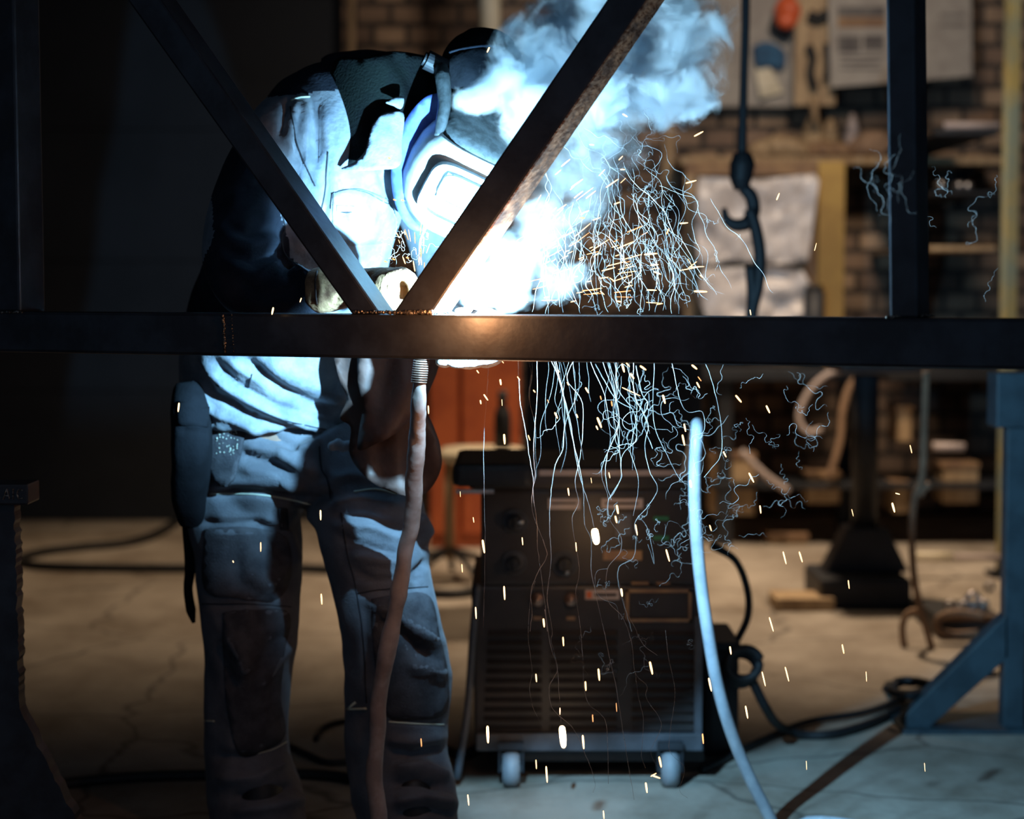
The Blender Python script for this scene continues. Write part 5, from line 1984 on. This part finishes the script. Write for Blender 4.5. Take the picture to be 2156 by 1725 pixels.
SP = [(1054, 805, 13, 8, 5, 0), (1058, 762, 8, 40, 2, 0), (1006, 783, 8, 35, 3, 0), (1023, 837, 16, 35, 4, 0), (1012, 847, 9, 10, 4, 0), (1057, 848, 14, 3, 2, 0),
      (884, 868, 20, 0, 4, 0), (902, 863, 18, 3, 4, 0), (1092, 797, 10, 35, 3, 0), (1062, 925, 22, 4, 6, 0), (1114, 922, 12, 20, 2.5, 0), (1125, 824, 7, 40, 3, 0),
      (1171, 875, 15, 25, 5, 0), (1154, 845, 8, 25, 2, 1), (1176, 781, 8, 40, 2, 0), (1196, 808, 8, 25, 4, 0), (1215, 876, 9, 25, 3.5, 0), (1236, 822, 14, 30, 5, 0),
      (1262, 890, 24, 22, 6, 0), (1257, 901, 10, 25, 4, 0), (1265, 838, 9, 15, 3, 1), (1288, 850, 11, 8, 3, 1), (1312, 775, 20, 15, 6, 0), (1322, 768, 12, 40, 4, 0),
      (1331, 792, 14, 35, 5, 0), (1354, 775, 16, 55, 5, 0), (1329, 825, 44, 65, 3, 0), (1398, 841, 20, 15, 6, 0), (1442, 901, 18, 12, 5, 0), (1439, 927, 24, 12, 5, 0),
      (1462, 773, 15, 50, 5, 0), (1470, 811, 14, 28, 4, 0), (1473, 798, 12, 38, 2.5, 1), (1555, 840, 20, 40, 5, 0), (1526, 957, 14, 28, 4, 0), (1582, 1006, 24, 28, 5, 0),
      (1454, 1019, 17, 10, 6, 0), (1496, 1112, 13, 18, 3, 0), (1283, 1001, 13, 12, 3, 0), (1197, 1036, 17, 8, 4, 0), (969, 1041, 12, 3, 1.6, 0), (997, 1095, 12, 8, 2.5, 0),
      (1100, 1140, 17, 5, 3, 0), (1018, 1151, 30, 8, 6, 0), (1213, 1152, 20, 4, 3, 0), (1300, 1073, 20, 10, 6, 0), (1297, 1094, 16, 12, 5, 0), (1340, 1116, 24, 10, 4, 0),
      (1406, 1170, 28, 16, 5, 0), (973, 1197, 18, 4, 2.4, 0), (1062, 1249, 30, 3, 5, 0), (1002, 1291, 26, 3, 4, 0), (1145, 1312, 19, 6, 5, 0), (1309, 1248, 18, 8, 6, 0),
      (1245, 1012, 12, 8, 1.6, 0), (1186, 1351, 20, 4, 3.5, 0), (1129, 1428, 18, 5, 4, 0), (1261, 1421, 26, 5, 5, 0), (1233, 1445, 21, 4, 4, 0), (1371, 1407, 29, 12, 6, 0),
      (1495, 1442, 30, 12, 5, 0), (1538, 1370, 18, 9, 5, 0), (1624, 1315, 32, 16, 4, 0), (1608, 1430, 32, 13, 4, 0), (1657, 1420, 32, 14, 4, 0), (1572, 1500, 28, 10, 5, 0),
      (1027, 1547, 38, 2, 8, 0), (1228, 1563, 32, 5, 6, 0), (1129, 1610, 20, 3, 3, 0), (1151, 1631, 36, 4, 5, 0), (1480, 1556, 22, 5, 4, 1), (1390, 1605, 25, 12, 5, 0),
      (1361, 1659, 23, 8, 5, 0), (986, 1685, 24, 6, 4, 0), (1271, 1716, 18, 5, 3.5, 0), (1248, 1513, 16, 3, 2.5, 1), (1179, 1498, 16, 0, 3, 0), (1298, 1490, 19, 4, 1.6, 1),
      (1617, 862, 18, 25, 5, 0), (1601, 1073, 18, 8, 4, 0), (1918, 946, 18, 14, 2.4, 0), (1890, 1040, 10, 75, 3, 0), (1881, 1069, 22, 16, 6, 0), (1795, 1080, 16, 15, 1.8, 0),
      (1652, 1175, 28, 14, 4, 0), (1686, 1173, 25, 18, 4, 0), (1787, 1231, 19, 8, 2.5, 0), (1775, 1367, 21, 12, 3.5, 0), (1824, 1425, 22, 4, 2, 0), (1698, 1612, 19, 2, 1.8, 0),
      (1947, 1616, 19, 4, 1.8, 0), (675, 1085, 22, 1, 5, 0), (549, 1152, 20, 0, 2.5, 0), (677, 1262, 24, 3, 4, 0), (887, 1564, 18, 4, 2.5, 1), (376, 858, 20, -6, 5, 0),
      (1028, 105, 12, -25, 4, 0), (491, 1183, 5, 20, 3, 0),
      (1471, 282, 22, 62, 4, 0), (1455, 383, 24, 75, 4, 0), (1440, 470, 18, 85, 4, 0), (1406, 487, 14, 25, 4, 1), (1370, 535, 28, 85, 4.5, 0), (1378, 558, 18, 85, 4, 0),
      (1384, 575, 17, 110, 4, 0), (1475, 614, 28, 92, 5, 0), (1372, 611, 22, 92, 4, 0), (1215, 386, 30, 55, 3, 0), (1289, 386, 32, 56, 3.5, 0), (1191, 343, 24, 50, 3, 0),
      (1175, 363, 16, 50, 2.5, 0), (1218, 410, 24, 52, 3, 0), (1244, 410, 26, 52, 3, 0), (1183, 437, 24, 55, 3, 0), (1299, 428, 14, 70, 3, 0), (1246, 305, 10, 95, 3, 0),
      (1316, 243, 12, 120, 4, 0), (1311, 357, 10, 90, 3, 0), (1307, 333, 12, 45, 3, 0), (1256, 461, 18, 70, 3, 0), (1226, 459, 12, 92, 3, 1), (1234, 446, 14, 68, 3, 0),
      (1281, 567, 30, 75, 3.5, 0), (1197, 493, 30, 62, 3, 0), (1477, 582, 10, 130, 3, 0), (1289, 589, 14, 125, 3, 0), (1268, 617, 12, 130, 3, 0), (1303, 635, 12, 100, 4, 0),
      (1452, 566, 44, 80, 2.5, 0), (1468, 562, 30, 88, 3, 0), (1458, 558, 24, 52, 2, 0), (1453, 553, 18, 150, 1.5, 0), (1638, 414, 16, 22, 4, 0), (1717, 520, 17, 14, 2, 0),
      (1580, 658, 12, 10, 3, 0), (574, 655, 16, -12, 5, 0), (633, 632, 10, -20, 3, 0), (1381, 1636, 20, 70, 4, 0), (1376, 1632, 14, 120, 3, 0)]
for q in SP:
    q = list(q)
    if q[1] < 656 and q[0] > 1100:
        q[3] = 180 - q[3]
    spark(*q)
for (u, v, L, a, w, lab) in [(1254, 1130, 30, 9, 13, 'biggest glowing spark, in front of the controls of the welding machine'),
                             (1185, 1552, 44, 5, 11, 'big glowing spark in front of the lowest louvres of the welding machine'),
                             (1341, 1724, 10, 5, 10, 'glowing spark bursting at the bottom edge of the picture')]:
    spark(u, v, L, a, w, 2, 4.80, lab)
rnd = random.Random(9)
for i in range(95):
    # fan from the arc to the right
    el = rnd.triangular(-3, 62, 14)
    d = rnd.uniform(70, 420) * (1 if el < 45 else .8)
    a = math.radians(el)
    u, v = 985 + d * math.cos(a), 641 - d * math.sin(a)
    if v > 656 or u < 1000 + max(0, (560 - v)) * .72:
        continue
    spark(u, v, rnd.uniform(8, 20) + (26 if rnd.random() < .25 else 0), 90 + el + rnd.gauss(0, 5), rnd.uniform(1.4, 3), 0 if rnd.random() < .8 else 1, 3.66 + d / 420 * .25)
for i in range(26):
    u, v = rnd.gauss(884, 22), rnd.uniform(475, 575)
    if 830 < u < 975 - (v - 470) * .65:
        spark(u, v, rnd.uniform(8, 28), 180 + (884 - u) * .5 + rnd.gauss(0, 5) * -1, rnd.uniform(1.5, 3.4), 0 if rnd.random() < .7 else 1)
for (u, v) in ((858, 543), (812, 551), (829, 546), (820, 333), (848, 422), (831, 421)):
    spark(u, v, 7, 70, 4, 1)

for (size, tint, wh_), lst in RANK.items():
    lst.sort(key=lambda x: x[0])
    n_ = len(lst)
    if n_ == 1:
        lst[0][2]['label'] = 'only %s %s spark streak %s' % (size, tint, wh_)
        continue
    for i, (u, v, o) in enumerate(lst):
        k = min(i, n_ - 1 - i)
        side = 'left' if i <= n_ - 1 - i else 'right'
        if k >= len(ORD):
            continue
        pos = side + 'most' if k == 0 else '%s from the %s' % (ORD[k], side)
        o['label'] = '%s %s %s spark streak %s' % (pos, size, tint, wh_)

light('big_spark_light', 'POINT', P(1262, 1150, 4.80), 0.5, (1.0, 0.55, 0.25), 0.02)
light('big_spark_light', 'POINT', P(1190, 1540, 4.80), 0.10, (1.0, 0.55, 0.25), 0.02)
light('big_spark_light', 'POINT', P(1040, 1540, 4.85), 0.05, (1.0, 0.5, 0.22), 0.02)

# arc core: the burning wire tip and molten pool
t = thing('welding_arc', 'blinding white arc burning on the chord at the foot of the right diagonal', 'arc', tuple(ARC))
bm = bmesh.new()
ball(bm, P(972, 655, 3.545), (.012, .008, .006), seg=16)
obj('molten_pool', bm, m_arc, t, True)
bm = bmesh.new()
ball(bm, ARC + Vector((.012, -.012, -.002)), (.007, .006, .006), seg=16)
obj('burning_tip', bm, m_arc, t, True)
rebase(t)


# ================================================================== smoke volumes
def plume(name, blobs, dens, lab, scale, seed_off, amp=1.4, thr=0.0, margin=1.25, alb=(1.0, 0.90, 0.82)):
    """blobs: (u, v, Y, rx_px, rz_px, ry_m). One closed volume; its density is the distance into the nearest blob roughened by noise"""
    lo = Vector((1e9,) * 3)
    hi = Vector((-1e9,) * 3)
    B = []
    for (u, v, Y, rx, rz, ry) in blobs:
        c = P(u, v, Y)
        r = Vector((M(rx, Y), ry, M(rz, Y)))
        B.append((c, r))
        for k in range(3):
            lo[k] = min(lo[k], c[k] - r[k] * margin)
            hi[k] = max(hi[k], c[k] + r[k] * margin)
    bm = bmesh.new()
    for c, r in B:
        ball(bm, c, r * margin, seg=16)
    me = remesh(bm, .02, 2)
    m = bpy.data.materials.new(name)
    m.use_nodes = True
    nt = m.node_tree
    nt.nodes.remove(nt.nodes['Principled BSDF'])
    vs = nt.nodes.new('ShaderNodeVolumeScatter')
    vs.inputs['Color'].default_value = (*alb, 1)
    vs.inputs['Anisotropy'].default_value = 0.0
    tc = nt.nodes.new('ShaderNodeTexCoord')
    cur = None
    for c, r in B:
        a = nt.nodes.new('ShaderNodeVectorMath')
        a.operation = 'SUBTRACT'
        nt.links.new(tc.outputs['Object'], a.inputs[0])
        a.inputs[1].default_value = c
        b = nt.nodes.new('ShaderNodeVectorMath')
        b.operation = 'DIVIDE'
        nt.links.new(a.outputs[0], b.inputs[0])
        b.inputs[1].default_value = r
        l = nt.nodes.new('ShaderNodeVectorMath')
        l.operation = 'LENGTH'
        nt.links.new(b.outputs[0], l.inputs[0])
        if cur is None:
            cur = l.outputs['Value']
        else:
            mn = nt.nodes.new('ShaderNodeMath')
            mn.operation = 'SMOOTH_MIN'
            mn.inputs[2].default_value = .25
            nt.links.new(cur, mn.inputs[0])
            nt.links.new(l.outputs['Value'], mn.inputs[1])
            cur = mn.outputs[0]
    n = nt.nodes.new('ShaderNodeTexNoise')
    n.inputs['Scale'].default_value = scale
    n.inputs['Detail'].default_value = 6
    n.inputs['Roughness'].default_value = .66
    n.inputs['Distortion'].default_value = .6
    off = nt.nodes.new('ShaderNodeVectorMath')
    off.operation = 'ADD'
    off.inputs[1].default_value = (seed_off, 0, seed_off)
    nt.links.new(tc.outputs['Object'], off.inputs[0])
    nt.links.new(off.outputs[0], n.inputs['Vector'])

    def mth(op, a, b, clamp=False):
        q = nt.nodes.new('ShaderNodeMath')
        q.operation = op
        q.use_clamp = clamp
        for i, x in enumerate((a, b)):
            if isinstance(x, (int, float)):
                q.inputs[i].default_value = x
            else:
                nt.links.new(x, q.inputs[i])
        return q.outputs[0]
    inner = mth('SUBTRACT', 1.0, cur)                       # 1 in the middle, 0 at the rim
    nz = mth('MULTIPLY', mth('SUBTRACT', n.outputs['Fac'], .5), amp * 2)
    s = mth('MULTIPLY', mth('ADD', mth('ADD', inner, nz), -thr), 3.0, True)
    core = mth('MULTIPLY', s, mth('MULTIPLY', mth('SUBTRACT', margin, cur), 4.0, True))
    d = mth('MULTIPLY', core, dens)
    nt.links.new(d, vs.inputs['Density'])
    nt.links.new(vs.outputs[0], nt.nodes['Material Output'].inputs['Volume'])
    o = link(name, me, None)
    me.materials.clear()
    me.materials.append(m)
    tag(o, lab, 'smoke', None, 'stuff')
    return o


plume('smoke_plume', [
    (1012, 212, 3.88, 62, 42, .07), (1085, 175, 3.92, 85, 80, .10), (1150, 120, 3.95, 105, 90, .13), (1250, 60, 3.98, 130, 110, .15),
    (1130, 240, 3.88, 90, 80, .11), (1380, 60, 4.02, 150, 130, .16), (1400, 190, 3.98, 120, 80, .12), (1240, 200, 3.92, 110, 120, .12)],
    20.0, 'billowing blue-white smoke plume rising from the mask to the upper right', 15.0, 3.0, 1.5, .05)
plume('smoke_column', [
    (1000, 628, 3.635, 44, 30, .03), (1052, 622, 3.64, 56, 38, .035), (1010, 590, 3.72, 60, 60, .06), (1080, 560, 3.74, 75, 85, .07), (1150, 470, 3.78, 85, 100, .08), (1225, 380, 3.84, 95, 100, .09),
    (1280, 300, 3.90, 90, 80, .09), (1170, 590, 3.76, 70, 60, .06)],
    2.6, 'thinner column of lit smoke between the arc and the plume', 17.0, 7.0, 1.6, .12)
